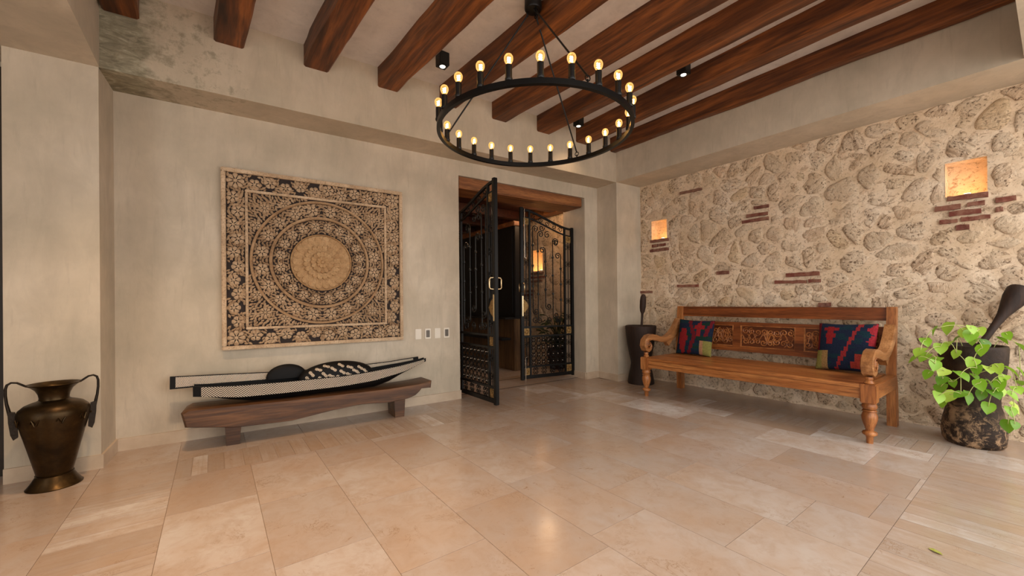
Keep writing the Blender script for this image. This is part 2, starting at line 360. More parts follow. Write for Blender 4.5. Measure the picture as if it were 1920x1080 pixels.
# baseboards
BH, BT = .102, .016
def bb(side, *boxes):
    g = G()
    for b in boxes: g.box(*b)
    return struct(wobj(g, 'baseboard_'+side, 'baseb'), 'cream stone baseboard, '+side.replace('_', ' '))
bb('back', (0, S0, D1-BT, D1, 0, BH)); bb('column_front', (-.471, .0, -BT, 0, 0, BH)); bb('column_side', (0, BT, -BT, D1-BT, 0, BH))
bb('door_side', (S1, LEN-BT, D1-BT, D1, 0, BH)); bb('pillar_side', (LEN-BT, LEN, -BT, D1, 0, BH)); bb('pillar_front', (LEN, LEN+.53, -BT, 0, 0, BH))
bb('jamb', (S1-BT, S1, D1, .9, 0, BH)); bb('jamb_left', (S0, S0+BT, D1, .9, 0, BH))

# ------------------------------------------------------------------ floor and its tiles
fl = struct(G().box(-3.3, 6.3, -5, 9.2, -.08, -.003).obj('floor', 'grout'), 'polished cream marble floor with veined border')
def tile(x0, x1, y0, y1, m, z=0):
    g = .0012; G().box(x0+g, x1-g, y0+g, y1-g, -.02, z).obj('tile', m, fl)
FX0, FX1, FY0, FY1 = -.23, 4.43, .53, 3.62
cw = (FX1-FX0)/10.5; xs = [FX0+cw*i for i in range(11)]+[FX1]
offs = {6: .87, 7: 1.366, 4: 1.43, 5: 3.18, 0: 3.02}
for i in range(11):
    x0, x1 = xs[i], xs[i+1]; o = offs.get(i, .53+random.random()*.73); o -= math.ceil((o-FY0)/.735)*.735; y = o
    while y < FY1-.01:
        a, b = max(y, FY0), min(y+.735, FY1)
        if b-a > .02: tile(x0, x1, a, b, 'tile')
        y += .735
def strip(x0, x1, y0, y1, ax, lo=.075, hi=.15):
    p, end = (y0, y1) if ax == 'y' else (x0, x1)
    while p < end-.005:
        q = min(p+random.uniform(lo, hi), end); q = end if end-q < .04 else q
        if ax == 'y': tile(x0, x1, p, q, 'tile_x')
        else: tile(p, q, y0, y1, 'tile_y')
        p = q
strip(-.68, FX0, .53, 3.62, 'y', .09, .2); strip(FX0, FX1, 3.62, 4.05, 'x', .09, .14); strip(FX1, 4.79, .53, 4.05, 'y', .085, .095)
strip(FX0, FX1, .08, .53, 'x', .12, .26)
def field(x0, x1, y0, y1, w, h):
    nx, ny = max(1, round((x1-x0)/w)), max(1, round((y1-y0)/h))
    for i in range(nx):
        for j in range(ny): tile(x0+(x1-x0)*i/nx, x0+(x1-x0)*(i+1)/nx, y0+(y1-y0)*j/ny, y0+(y1-y0)*(j+1)/ny, 'tile')
for a in ((-.68, FX0, .08, .53, .45, .45), (-.68, FX0, 3.62, 4.05, .45, .43), (FX1, 4.79, .08, .53, .36, .45), (4.79, 6.2, -.4, 4.05, .7, .74), (-3.2, -.68, -.4, 4.6, .63, .72),
          (-.68, 4.79, -.4, .08, .45, .48), (-.68, 2.45, 4.05, 4.66, .45, .61), (2.45, 4.79, 4.05, 4.46, .45, .41), (2.3, 6.2, 4.46, 9.1, .65, .77), (-3.2, 6.2, -4.9, -.4, .94, .9)): field(*a)
tr = struct(wobj(G().box(S0+.02, S1-.02, .56, .575, -.01, .0025), 'trim_1', 'dark_wood'), 'thin dark floor inlay under the gate')
tr = struct(wobj(G().box(S0+.02, S1-.02, 1.08, 1.095, -.01, .0025), 'trim_2', 'dark_wood'), 'thin dark floor inlay inside the doorway')

# ------------------------------------------------------------------ stone wall
BRK = [(3.21, 2.71, 2.89, 2.73), (3.70, 2.10, 3.40, 2.09), (3.67, 2.03, 3.58, 2.02), (3.56, 2.03, 3.45, 2.02), (3.71, 1.96, 3.40, 1.95), (2.23, 2.32, 2.07, 2.33),
 (2.32, 2.24, 2.08, 2.24), (2.37, 2.18, 2.07, 2.17), (2.70, 1.56, 2.54, 1.55), (3.26, 1.40, 2.95, 1.40), (3.88, 1.33, 3.68, 1.33), (1.89, 1.48, 1.57, 1.48), (2.01, 1.40, 1.69, 1.40),
 (1.67, 1.40, 1.56, 1.40), (1.58, 1.13, 1.47, 1.14), (.60, 2.09, .36, 2.09), (.68, 2.02, .52, 2.01), (.48, 2.02, .38, 2.02), (.59, 1.96, .40, 1.95), (.65, 1.89, .54, 1.89),
 (.52, 1.90, .35, 1.89), (.55, 1.83, .47, 1.82), (.32, 2.03, .21, 2.02), (.32, 1.95, .28, 1.94), (2.85, .22, 2.45, .21),
 (6.62, 1.78, 6.2, 1.78), (6.66, 1.70, 6.16, 1.70), (6.58, 1.62, 6.24, 1.62), (6.75, 1.42, 6.5, 1.42), (6.9, 1.34, 6.55, 1.34), (7.0, .56, 6.6, .56), (6.95, .48, 6.6, .48)]
NICHE = [(.365, .615, 2.115, 2.42), (3.43, 3.69, 2.12, 2.40), (6.23, 6.55, 1.83, 2.26)]
def clip(poly, a, b, cc):       # keep a*x+b*y<=cc
    out = []
    for i in range(len(poly)):
        p, q = poly[i], poly[(i+1) % len(poly)]; dp, dq = a*p[0]+b*p[1]-cc, a*q[0]+b*q[1]-cc
        if dp <= 0: out.append(p)
        if dp*dq < 0: t_ = dp/(dp-dq); out.append((p[0]+(q[0]-p[0])*t_, p[1]+(q[1]-p[1])*t_))
    return out
def area(p): return abs(sum(p[i-1][0]*p[i][1]-p[i][0]*p[i-1][1] for i in range(len(p))))/2 if len(p) > 2 else 0
def stone_wall(name, label, y0, y1, z0, z1, n_, sy0, sy1, sz0):
    lo, hi = [], []
    cuts_y = sorted({y0, y1} | {a for q in NICHE for a in q[:2] if y0 < a < y1}); cuts_z = sorted({z0, z1} | {a for q in NICHE for a in q[2:] if y0 < q[0] < y1})
    def lines(cs, st):
        r_ = []
        for a, b in zip(cs, cs[1:]):
            k = max(1, round((b-a)/st)); r_ += [a+(b-a)*i/k for i in range(k)]
        return r_+[cs[-1]]
    ys, zs = lines(cuts_y, .032), lines(cuts_z, .032); g = G(); nzz = len(zs)
    def disp(y, z): return .010*nz(y*3, z*3, 1)+.008*nz(y*8, z*8, 4)+.004*nz(y*19, z*19, 9)
    vs = [(XS-disp(y, z), y, z) for y in ys for z in zs]; fs = []
    for i in range(len(ys)-1):
        for j in range(nzz-1):
            ym, zm = (ys[i]+ys[i+1])/2, (zs[j]+zs[j+1])/2
            if any(q[0] < ym < q[1] and q[2] < zm < q[3] for q in NICHE): continue
            fs.append((i*nzz+j, (i+1)*nzz+j, (i+1)*nzz+j+1, i*nzz+j+1))
    g.add(vs, fs)
    for q in NICHE:
        if y0 < q[0] < y1:
            a, b, e_, h = q; x0, x1 = XS-.0, XS+.19
            g.add([(x0, a, e_), (x0, b, e_), (x0, b, h), (x0, a, h), (x1, a, e_), (x1, b, e_), (x1, b, h), (x1, a, h)], [(0, 1, 5, 4), (1, 2, 6, 5), (2, 3, 7, 6), (3, 0, 4, 7), (4, 5, 6, 7)])
    g.box(XS+.21, XS+.5, y0, y1, z0, z1)
    wl = struct(g.obj(name, 'mortar', smooth='all'), label)
    # loose voronoi of stones
    rn = random.Random(5); pts = []; tries = 0; rmin = sqrt((sy1-sy0)*(z1-sz0)/n_)*.62
    while len(pts) < n_ and tries < 40000:
        tries += 1; p = (rn.uniform(sy0, sy1), rn.uniform(sz0, z1)); rr = rmin*rn.uniform(.75, 1.25)*(1-tries/60000)
        if all(hypot((p[0]-q[0])*.85, p[1]-q[1]) > rr for q in pts): pts.append(p)
    rects = [(min(a, c_)-.012, max(a, c_)+.012, (b+d_)/2-.033, (b+d_)/2+.033) for a, b, c_, d_ in BRK]+[(q[0]-.02, q[1]+.02, q[2]-.02, q[3]+.03) for q in NICHE]
    for p in pts:
        poly = [(max(sy0, p[0]-.3), max(sz0, p[1]-.28)), (min(sy1, p[0]+.3), max(sz0, p[1]-.28)), (min(sy1, p[0]+.3), min(z1, p[1]+.28)), (max(sy0, p[0]-.3), min(z1, p[1]+.28))]
        for q in pts:
            if q is p: continue
            dx, dy = q[0]-p[0], q[1]-p[1]; L = hypot(dx, dy)
            if L > .75: continue
            poly = clip(poly, dx/L, dy/L, (dx*(p[0]+q[0])/2+dy*(p[1]+q[1])/2)/L-rn.uniform(.0, .012))
            if len(poly) < 3: break
        for r_ in rects:
            if len(poly) < 3: break
            if max(v_[0] for v_ in poly) > r_[0] and min(v_[0] for v_ in poly) < r_[1] and max(v_[1] for v_ in poly) > r_[2] and min(v_[1] for v_ in poly) < r_[3]:
                poly = max((clip(poly, 1, 0, r_[0]), clip(poly, -1, 0, -r_[1]), clip(poly, 0, 1, r_[2]), clip(poly, 0, -1, -r_[3])), key=area)
        if len(poly) < 3 or area(poly) < .004: continue
        for _ in range(2):
            q = []
            for i in range(len(poly)):
                a, b = poly[i], poly[(i+1) % len(poly)]; q += [(a[0]*.75+b[0]*.25, a[1]*.75+b[1]*.25), (a[0]*.25+b[0]*.75, a[1]*.25+b[1]*.75)]
            poly = q
        step = max(1, len(poly)//18); poly = poly[::step]; N = len(poly)
        mx, my = sum(v_[0] for v_ in poly)/N, sum(v_[1] for v_ in poly)/N; hgt = rn.uniform(.003, .012); tx, ty = rn.uniform(-.04, .04), rn.uniform(-.04, .04)
        poly = [(a+.020*nz(a*13, b*13, 3), b+.020*nz(a*13, b*13, 7)) for a, b in poly]
        rings = [(1.0, -.018), (.90, hgt*.35), (.66, hgt*.9), (.33, hgt)]; vs = []; fs = []
        for sc, hh in rings:
            for (a, b) in poly:
                ya, zb_ = mx+(a-mx)*sc, my+(b-my)*sc; jit = (.009*nz(ya*11, zb_*11, mx)+.006*nz(ya*30, zb_*30, my)) if hh > 0 else 0
                vs.append((-(hh+jit+(tx*(ya-mx)+ty*(zb_-my) if hh > 0 else 0)), ya-mx, zb_-my))
        vs.append((-hgt-.004, 0, 0))
        for k in range(3):
            for i in range(N): fs.append((k*N+i, k*N+(i+1) % N, (k+1)*N+(i+1) % N, (k+1)*N+i))
        for i in range(N): fs.append((3*N+i, 3*N+(i+1) % N, 4*N))
        G().add(vs, fs).obj('stone', 'stone', wl, smooth='all', loc=(XS, mx, my))
    for (a, b, c_, d_) in BRK:
        ym, zm = (a+c_)/2, (b+d_)/2
        if not y0 < ym < y1: continue
        L = abs(a-c_)/2; h = rn.uniform(.017, .023); g = G(); n_s = max(3, int(L*2/.04)); pr = rn.uniform(.02, .03)
        vs = []
        for i in range(n_s+1):
            y = -L+2*L*i/n_s; w_ = lambda k: rn.uniform(-.004, .004)
            vs += [(.02, y, -h+w_(0)), (-pr+w_(0), y, -h+w_(0)), (-pr+w_(0), y, h+w_(0)), (.02, y, h+w_(0))]
        fs = [(i*4+k, i*4+(k+1) % 4, i*4+4+(k+1) % 4, i*4+4+k) for i in range(n_s) for k in range(4)]+[(0, 1, 2, 3), (n_s*4, n_s*4+3, n_s*4+2, n_s*4+1)]
        o = g.add(vs, fs).obj('brick', 'brick', wl, loc=(XS, ym, zm)); o.rotation_euler.x = -(b-d_)/(2*L)*0 + rn.uniform(-.03, .03)
    return wl
stone_wall('wall_right', 'pale rubble stone wall with thin red bricks behind the wooden bench', -.5, 3.9, 0, ZB, 285, -.1, 3.88, .02)
stone_wall('wall_passage', 'rubble stone wall of the passage seen through the gate', 4.82, 9.1, 0, 3.0, 130, 5.0, 8.4, .02)
for k, (q, lab) in enumerate(zip(NICHE, ('small lamp in the wall niche above the plant', 'small lamp in the wall niche near the corner pillar', 'small lamp in the passage niche behind the gate'))):
    yc = (q[0]+q[1])/2
    t = thing('niche_lamp', lab, 'lamp', (XS+.10, yc, q[2])); t['group'] = 'niche lamps'
    G().lathe([(.03, 0), (.032, .004), (.032, .016), (.024, .02)], 16).obj('housing', 'iron_soft', t)
    G().lathe([(.001, .0205), (.022, .0205), (.022, .023), (.001, .0235)], 16).obj('lens', 'spot_lens', t)
    L = bpy.data.lights.new('niche_glow', 'POINT'); L.energy = (.75, .7, 2.2)[k]; L.color = (1, .50, .16); L.shadow_soft_size = .03
    lo = bpy.data.objects.new('niche_glow', L); COL.objects.link(lo); lo.location = (XS+.10, yc, q[2]+.04)

# ------------------------------------------------------------------ ceiling beams
ordw = ['ninth', 'eighth', 'seventh', 'sixth', 'fifth', 'fourth', 'third', 'second', 'first']
slope = [.055, .055, .055, .06, .055, .06, .01, -.025, -.004]
for k in range(9):
    s = .018+.673*k; p = W(s, 0); wdt = .21 if k < 8 else CX-p.x-.004; ylen = p.y-.16
    g = G(); NS = 30; vs = []; fs = []
    for i in range(NS+1):
        y = -ylen*i/NS; dx = slope[k]*(-y); j = [(.012*nz(k*3+q*7, y*1.3, q)+.005*nz(k*5+q*3, y*5, q)) for q in range(6)]
        lim = j[1] if k < 8 else -abs(j[1])
        cr = [(dx+j[0], .2), (dx+j[0], .012+j[2]), (dx+.014+j[0], j[2]), (dx+wdt-.014+lim, j[3]), (dx+wdt+lim, .012+j[3]), (dx+wdt+lim, .2)]
        vs += [(a, y, b) for a, b in cr]
    n6 = 6
    for i in range(NS):
        for q in range(n6): fs.append((i*n6+q, i*n6+(q+1) % n6, (i+1)*n6+(q+1) % n6, (i+1)*n6+q))
    fs += [tuple(range(n6)), tuple(NS*n6+q for q in range(n6))[::-1]]
    o = g.add(vs, fs).obj('ceiling_beam', 'beam', smooth=True, loc=(p.x, p.y-.001, ZBM))
    tag(o, 'rough brown timber ceiling beam running along the stone-wall soffit' if k == 8 else 'rough brown timber ceiling beam, %s counted from the stone wall' % ordw[k], 'beam', 'timber ceiling beams')

# ------------------------------------------------------------------ ceiling spotlights
def spot(x, y, label, energy=9, size=110):
    t = thing('ceiling_spotlight', label, 'spotlight', (x, y, ZC), 0, 'black cube spotlights')
    G().bbox(-.05, .05, -.05, .05, -.125, -.001, .004).obj('housing', 'iron_soft', t)
    G().lathe([(.032, -.1255), (.034, -.130), (.04, -.131), (.041, -.1255)], 20).obj('bezel', 'iron', t)
    G().ball((0, 0, -.124), .028, 12, 6, .35).obj('lens', 'spot_lens', t, smooth='all')
    L = bpy.data.lights.new('spot_beam', 'SPOT'); L.energy = energy; L.color = (1, .68, .40); L.spot_size = rad(size); L.spot_blend = .8; L.shadow_soft_size = .05
    lo = bpy.data.objects.new('spot_beam', L); COL.objects.link(lo); lo.location = (x, y, ZC-.145)
spot(1.79, 3.52, 'black cube ceiling spotlight beside the beam left of the chandelier', 4.5)
spot(3.83, 2.24, 'black cube ceiling spotlight between the third and second beams, nearer the open side')
spot(3.83, 3.70, 'black cube ceiling spotlight between the third and second beams, near the back wall')
spot(-.16, 1.6, 'added unseen black cube ceiling spotlight between the ninth and eighth beams, nearer the open side', 125, 90)  # added lamp out of view, warms and brightens the left floor
spot(-.17, 3.0, 'added unseen black cube ceiling spotlight between the ninth and eighth beams, above the log bench end', 125, 90)  # another added lamp above the view, lifts the left floor with warm light
spot(1.88, .9, 'black cube ceiling spotlight near the open side between the sixth and fifth beams', 4)

# ------------------------------------------------------------------ chandelier
CHX, CHY, RZ, RR = 2.045, 2.455, 2.50, .745
ch = thing('chandelier', 'black iron ring chandelier with a circle of glowing round bulbs', 'chandelier', (CHX, CHY, RZ))
rh = ZC-RZ
G().lathe([(.002, rh), (.066, rh-.001), (.068, rh-.09), (.062, rh-.1), (.03, rh-.105), (.002, rh-.106)], 28).obj('canopy', 'iron_soft', ch, smooth=True)
vs = []; fs = []; N = 96
for i in range(N):
    a = 2*pi*i/N
    for r, z in ((RR-.014, 0), (RR+.014, 0), (RR+.014, .05), (RR-.014, .05)): vs.append((r*cos(a), r*sin(a), .014 if z == 0 else z))
for i in range(N):
    for q in range(4): fs.append((i*4+q, i*4+(q+1) % 4, ((i+1) % N)*4+(q+1) % 4, ((i+1) % N)*4+q))
G().add(vs, fs).obj('ring', 'iron', ch, smooth=True)
tx0, ty0 = RR, RR
def ringpt_from_px(u, v):
    d = ray(u, v); t_ = (RZ+.05-CAM_H)/d.z; p = Vector((0, 0, CAM_H))+d*t_; return atan2(p.y-CHY, p.x-CHX)
for (u, v) in ((838, 264), (1100, 158), (1086, 298)):
    a = ringpt_from_px(u, v); p0 = Vector((.045*cos(a), .045*sin(a), rh-.13)); p1 = Vector((RR*cos(a), RR*sin(a), .095))
    g = G(); dirv = (p1-p0).normalized(); g.rod(p0, p1, .0065, 8); g.tube([(.04*cos(a), .04*sin(a), rh-.095), p0+Vector((0, 0, .012)), p0+dirv*.02], .006, 8)
    o = g.obj('suspension_rod', 'iron', ch, smooth=True)
    for cpt, rr_ in ((p1+Vector((0, 0, -.012)), .018), (p0+Vector((0, 0, .006)), .015)):
        tdir = Vector((-sin(a), cos(a), 0)); G().tube([cpt+Vector((0, 0, 1))*(rr_*cos(q*pi/6))+tdir*(rr_*sin(q*pi/6)) for q in range(12)], .004, 6, closed=True).obj('link', 'iron', o, smooth=True)
    G().rod((RR*cos(a), RR*sin(a), .048), (RR*cos(a), RR*sin(a), .075), .006).obj('eye_bolt', 'iron', o, smooth=True)
sock = G().lathe([(.022, .0), (.024, .004), (.024, .016), (.021, .018), (.021, .096), (.018, .098), (.004, .0985)], 14).obj('candle_socket', 'iron_soft', ch, smooth=True)
bl = G().lathe([(.010, .098), (.014, .104), (.022, .114), (.0275, .127), (.029, .138), (.027, .15), (.020, .161), (.010, .167), (.001, .168)], 16).obj('bulb', 'bulb', sock, smooth='all')
fi = G().tube([(.010*cos(q*2.1), .010*sin(q*2.1), .112+.036*q/8) for q in range(9)], .0055, 6).obj('filament', 'filament', sock)
a_off = ringpt_from_px(1012, 160)
for k in range(24):
    a = a_off+2*pi*k/24; mt = Matrix.Translation((RR*cos(a), RR*sin(a), .05)) @ Matrix.Rotation(a, 4, 'Z')
    if k == 0: sock.matrix_local = mt
    else:
        q = copy_obj(sock, ch, mt); copy_obj(bl, q); copy_obj(fi, q)

# ------------------------------------------------------------------ doorway: lintel and gates
o = wobj(G().bbox(S0+.005, S1-.035, D1+.02, .82, 2.635, ZD-.002, .012), 'door_lintel', 'lintel'); tag(o, 'heavy brown timber lintel across the top of the gate opening', 'lintel')
GW, NP = .95, .16
def top_z(u): t_ = max(0, min(1, u/GW)); return 2.33+.245*(t_*t_*(3-2*t_))
def make_gate(label):
    t = thing('iron_gate', label, 'gate', group='pair of wrought iron gate leaves'); th = .018
    def part(g, name, mat='iron', sm=False, par=None): return g.obj(name, mat, par or t, smooth=sm)
    part(G().bbox(0, .045, -.022, .022, .025, top_z(0)+.03, .004), 'hinge_stile'); part(G().bbox(GW-.05, GW, -.024, .024, .025, top_z(GW)+.03, .004), 'lock_stile')
    for u in (NP, GW-NP): part(G().box(u-.014, u+.014, -.014, .014, .05, top_z(u)), 'upright')
    for z0, z1 in ((.04, .09), (.205, .23), (.66, .685), (.80, .825)): part(G().box(.04, GW-.045, -.016, .016, z0, z1), 'rail')
    for dz in (0, -.11):
        g = G(); g.tube([(u*GW/20, 0, top_z(u*GW/20)+dz) for u in range(21)], .02 if dz == 0 else .014, 4, up=(0, 1, 0)); part(g, 'arched_rail')
    # main upper bars with volutes
    m0, m1 = NP+.014, GW-NP-.014
    def bar(u, z0, z1, sd, su):
        # sd / su: volute side (+1/-1/0) at the bottom and top
        pts = []; r = .052
        if sd: pts += [(u+sd*r+x, z0+y) for x, y in reversed([(q[0], q[1]) for q in spiral(0, 0, r, .012, pi if sd > 0 else 0, 1.35*(1 if sd > 0 else -1), 20)])]
        pts += [(u, z0), (u, (z0+z1)/2), (u, z1)]
        if su: pts += [(u+su*r+x, z1+y) for x, y in spiral(0, 0, r, .012, pi if su > 0 else 0, 1.35*(-1 if su > 0 else 1), 20)]
        b = part(G().tube([(p[0], 0, p[1]) for p in pts], .0085, 6), 'scroll_bar', sm=True)
        for fz in (.3, .55, .8): zc = z0+(z1-z0)*fz; part(G().lathe([(.009, zc-.018), (.018, zc-.012), (.018, zc+.012), (.009, zc+.018)], 8, u, 0), 'collar', par=b)
    wm = m1-m0
    bar(m0+wm*.10, .93, 1.90, 1, 1); bar(m0+wm*.34, .98, 2.10, -1, -1); bar(m0+wm*.56, 1.12, 1.98, -1, 1); bar(m0+wm*.78, .92, 2.22, 1, -1); bar(m0+wm*.93, 1.05, 2.3, -1, -1)
    for cu, cz, r0, a0, tn in ((m0+wm*.25, 2.12, .06, 0, 1.3), (m0+wm*.5, 2.22, .055, 2, -1.3), (m0+wm*.75, .90, .05, 1, 1.3), (m0+wm*.2, .89, .045, 4, -1.3), (m0+wm*.45, .91, .05, 5, 1.3), (m0+wm*.66, 2.32, .05, 3, 1.2)):
        part(G().tube([(p[0], 0, p[1]) for p in spiral(cu, cz, r0, .010, a0, tn, 20)], .0075, 6), 'scroll', sm=True)
    # narrow side panels: rod with paired scrolls and gilded squares
    for (a, b) in ((.045, NP-.014), (GW-NP+.014, GW-.05)):
        mu = (a+b)/2; part(G().rod((mu, 0, .09), (mu, 0, top_z(mu)-.1), .006), 'side_rod')
        for zc in (.34, .55, .95, 1.20, 1.50, 1.78, 2.05):
            g = G()
            for sx in (-1, 1):
                for sz in (-1, 1): g.tube([(p[0], 0, p[1]) for p in spiral(mu+sx*.027, zc+sz*.027, .024, .006, pi if sx > 0 else 0, 1.1*sx*sz, 12)], .0045, 5)
            g.lathe([(.005, zc-.012), (.013, zc), (.005, zc+.012)], 8, mu, 0); part(g, 'side_scrollwork', sm=True)
        for zc in (.148, .742, top_z(mu)-.165):
            g = G().bbox(mu-.048, mu+.048, -.009, .009, zc-.052, zc+.052, .004)
            for q in range(8):
                for sy in (-1, 1): g.ball((mu+.026*cos(q*pi/4), sy*.009, zc+.026*sin(q*pi/4)), .012, 6, 4)
            part(g, 'gilded_rosette', 'gold')
    # bottom lattice panel with pale studs
    n = 7; du = wm/n; hz_ = .685-.205; nzr = 4
    for dr in (-1, 1):
        for k in range(-nzr, n+nzr+1):
            u0 = m0+k*du; pts = []
            za, zb_ = .222, .67; ln = (zb_-za)
            ua, ub = (u0, u0+dr*du*nzr)
            # clip the diagonal to the panel
            ts = [0.0, 1.0]; d_ = ub-ua
            for lim in (m0, m1):
                if abs(d_) > 1e-6: ts.append((lim-ua)/d_)
            ts = sorted(x_ for x_ in ts if -1e-6 <= x_ <= 1+1e-6); ts = [x_ for x_ in ts if m0-1e-4 <= ua+d_*x_ <= m1+1e-4]
            if len(ts) < 2 or ts[-1]-ts[0] < .05: continue
            part(G().rod((ua+d_*ts[0], dr*.004, za+ln*ts[0]), (ua+d_*ts[-1], dr*.004, za+ln*ts[-1]), .006, 5), 'lattice_bar')
    for i in range(n):
        for j in range(nzr):
            zc = .222+(.67-.222)*(j+.5)/nzr; uc = m0+(i+.5)*du
            g = G()
            for sy in (-1, 1): g.ball((0, sy*.008, 0), .0085, 8, 4)
            o = g.obj('stud', 'chrome' , t, smooth='all', loc=(uc, 0, zc))
            part(G().tube([(uc+.03*cos(q*pi/5), 0, zc+.03*sin(q*pi/5)) for q in range(10)], .005, 5, closed=True), 'lattice_ring')
    # scrolls between the two bottom rails
    for k in range(4):
        cu = m0+wm*(k+.5)/4; g = G()
        for sx in (-1, 1):
            for sz in (-1, 1): g.tube([(p[0], 0, p[1]) for p in spiral(cu+sx*.028, .148+sz*.026, .026, .007, pi/2*sz, 1.2*sx*sz, 12)], .006, 5)
        part(g, 'bottom_scroll', sm=True)
    # scrolls in the arch between the two curved rails
    for k in range(5):
        uu = m0+wm*(k+.5)/5; part(G().tube([(p[0], 0, p[1]) for p in spiral(uu, top_z(uu)-.055, .042, .01, k, 1.3, 14)], .006, 5), 'arch_scroll', sm=True)
    # handle, lock plate and drop bolts
    hu = GW-.025
    for sy in (-1, 1):
        h = G().tube([(hu, sy*.024, 1.34), (hu, sy*.07, 1.345), (hu, sy*.082, 1.36), (hu, sy*.082, 1.45), (hu, sy*.07, 1.468), (hu, sy*.024, 1.472)], .0078, 8).obj('handle', 'brass', t, smooth=True); h['label'] = 'polished brass pull handle'
        lp = G().prism([(GW-.04-.07*sin(pi*q/14)**.8-.010*(q == 7), 1.03+.2*q/14) for q in range(15)], sy*.0245, sy*.032).obj('lock_plate', 'gold', t); lp['label'] = 'gilded lock plate'
        G().box(hu-.011, hu+.011, sy*.0245, sy*.029, .98, 1.28).obj('strike_strip', 'brass', lp)
    g = G().tube([(GW-.06, .034, top_z(GW)+.0), (GW-.06, .034, 1.85), (GW-.085, .034, 1.84)], .0075, 8); part(g, 'top_bolt', 'chrome', True)
    g = G().tube([(GW-.06, .034, .012), (GW-.06, .034, .36), (GW-.085, .034, .37)], .0075, 8); part(g, 'bottom_bolt', 'chrome', True)
    return t
g1 = make_gate('black wrought iron gate leaf standing almost closed at the right jamb')
g1.location = (4.605, 4.60, .004); g1.rotation_euler.z = atan2(.164, -.943)
g2 = copy_tree(g1); g2['label'] = 'black wrought iron gate leaf swung wide open into the hall'
g2.location = (2.562, 4.73, .004); g2.rotation_euler.z = rad(-89.2)

# ------------------------------------------------------------------ passage behind the gate
struct(G().box(2.2, 6.3, 4.78, 9.2, 3.02, 3.12).obj('ceiling_passage', 'red_wood'), 'dark reddish timber ceiling of the passage')
struct(G().box(2.2, 6.3, 9.1, 9.25, 0, 3.1).obj('wall_passage_end', 'plaster'), 'far end wall of the passage')
struct(G().box(2.05, 2.2, 4.95, 9.2, 0, 3.1).obj('wall_passage_west', 'plaster'), 'left wall of the passage')
tag(G().bbox(5.1, 5.3, 4.9, 9.05, 2.86, 3.015, .01).obj('passage_beam', 'lintel'), 'brown timber beam along the top of the passage wall', 'beam')
for k in range(4):
    tag(G().bbox(2.25, 5.1, 5.5+k*.95, 5.66+k*.95, 2.86, 3.015, .01).obj('passage_joist', 'red_wood'), 'dark timber joist under the passage ceiling, %s from the gate' % ordw[8-k], 'joist', 'passage ceiling joists')
M['chest'] = wood('chest_wood', c(52, 34, 20), c(98, 70, 42), c(128, 96, 60), (1, 1, 1), 2, .6, 9, .4)
t = thing('tall_cabinet', 'tall black shelving cabinet on a rough brown base seen through the gate', 'cabinet', (4.3, 5.6, 0))
G().bbox(-.12, .1, 0, 2.9, 0, .90, .012).obj('base', 'chest', t); G().bbox(-.30, .1, .02, 2.9, .901, .93, .006).obj('counter', 'cabinet', t)
G().bbox(-.32, -.121, .1, 2.8, .53, .57, .006).obj('shelf', 'cabinet', t)
G().bbox(-.1, .1, 0, 2.9, .931, 2.52, .01).obj('carcass', 'cabinet', t); G().bbox(-.13, .12, -.02, 2.92, 2.521, 2.60, .01).obj('cornice', 'lintel', t)
for k in range(4):
    dd = G().bbox(-.122, -.102, .05+k*.71, .72+k*.71, 1.0, 2.46, .006).obj('cabinet_door', 'cabinet', t); G().rod((-.14, .64+k*.71, 1.5), (-.14, .64+k*.71, 1.8), .01).obj('door_pull', 'iron', dd)
pt = thing('passage_plant', 'dark leafy bush in a pot behind the closed gate leaf', 'plant', (4.95, 5.35, 0))
G().lathe([(.13, 0), (.17, .12), (.19, .3), (.18, .36), (.16, .36), (.15, .31), (.001, .31)], 20).obj('pot', 'dark_wood', pt, smooth=True)
rn = random.Random(3); st = G()
lm = G().add([(0, 0, 0), (.05, .035, .01), (.12, .03, .0), (.17, 0, -.03), (.12, -.03, 0), (.05, -.035, .01)], [(0, 1, 2, 3), (0, 3, 4, 5)])
first = None
for k in range(60):
    a, h = rn.uniform(0, 6.28), rn.uniform(.42, .98); r = rn.uniform(.05, .28); p = Vector((r*cos(a), r*sin(a), h)); st.tube([(0, 0, .3), (p.x*.3, p.y*.3, .3+(h-.3)*.6), p], .005, 4)
    if first is None: first = o = lm.obj('leaf', 'dark_leaf', pt)
    else: o = copy_obj(first, pt)
    o.location = p; o.rotation_euler = (rn.uniform(-.6, .6), rn.uniform(-.5, .5), a+rn.uniform(-.6, .6))
st.obj('stems', 'dark_leaf', pt)['kind'] = 'stuff'
# warm lamp of the passage
def plight(x, y, z, e_, col=(1, .62, .34), r=.06):
    L = bpy.data.lights.new('passage_lamp', 'POINT'); L.energy = e_; L.color = col; L.shadow_soft_size = r; lo = bpy.data.objects.new('passage_lamp', L); COL.objects.link(lo); lo.location = (x, y, z)
pl = thing('passage_spotlight', 'small black spotlight on the passage ceiling above the potted bush', 'spotlight', (4.6, 5.25, 3.02)); G().bbox(-.05, .05, -.05, .05, -.12, 0, .004).obj('housing', 'iron_soft', pl); G().ball((0, 0, -.12), .028, 10, 5, .4).obj('lens', 'spot_lens', pl)
plight(4.6, 5.25, 2.82, 15, r=.12)
pl = thing('passage_spotlight', 'added unseen black spotlight on the passage ceiling just inside the opened gate leaf', 'spotlight', (2.72, 5.3, 3.02)); G().bbox(-.05, .05, -.05, .05, -.12, 0, .004).obj('housing', 'iron_soft', pl); G().ball((0, 0, -.12), .028, 10, 5, .4).obj('lens', 'spot_lens', pl)  # added fill lamp hidden behind the jamb, brightens the cabinet base
plight(2.72, 5.3, 2.8, 6)

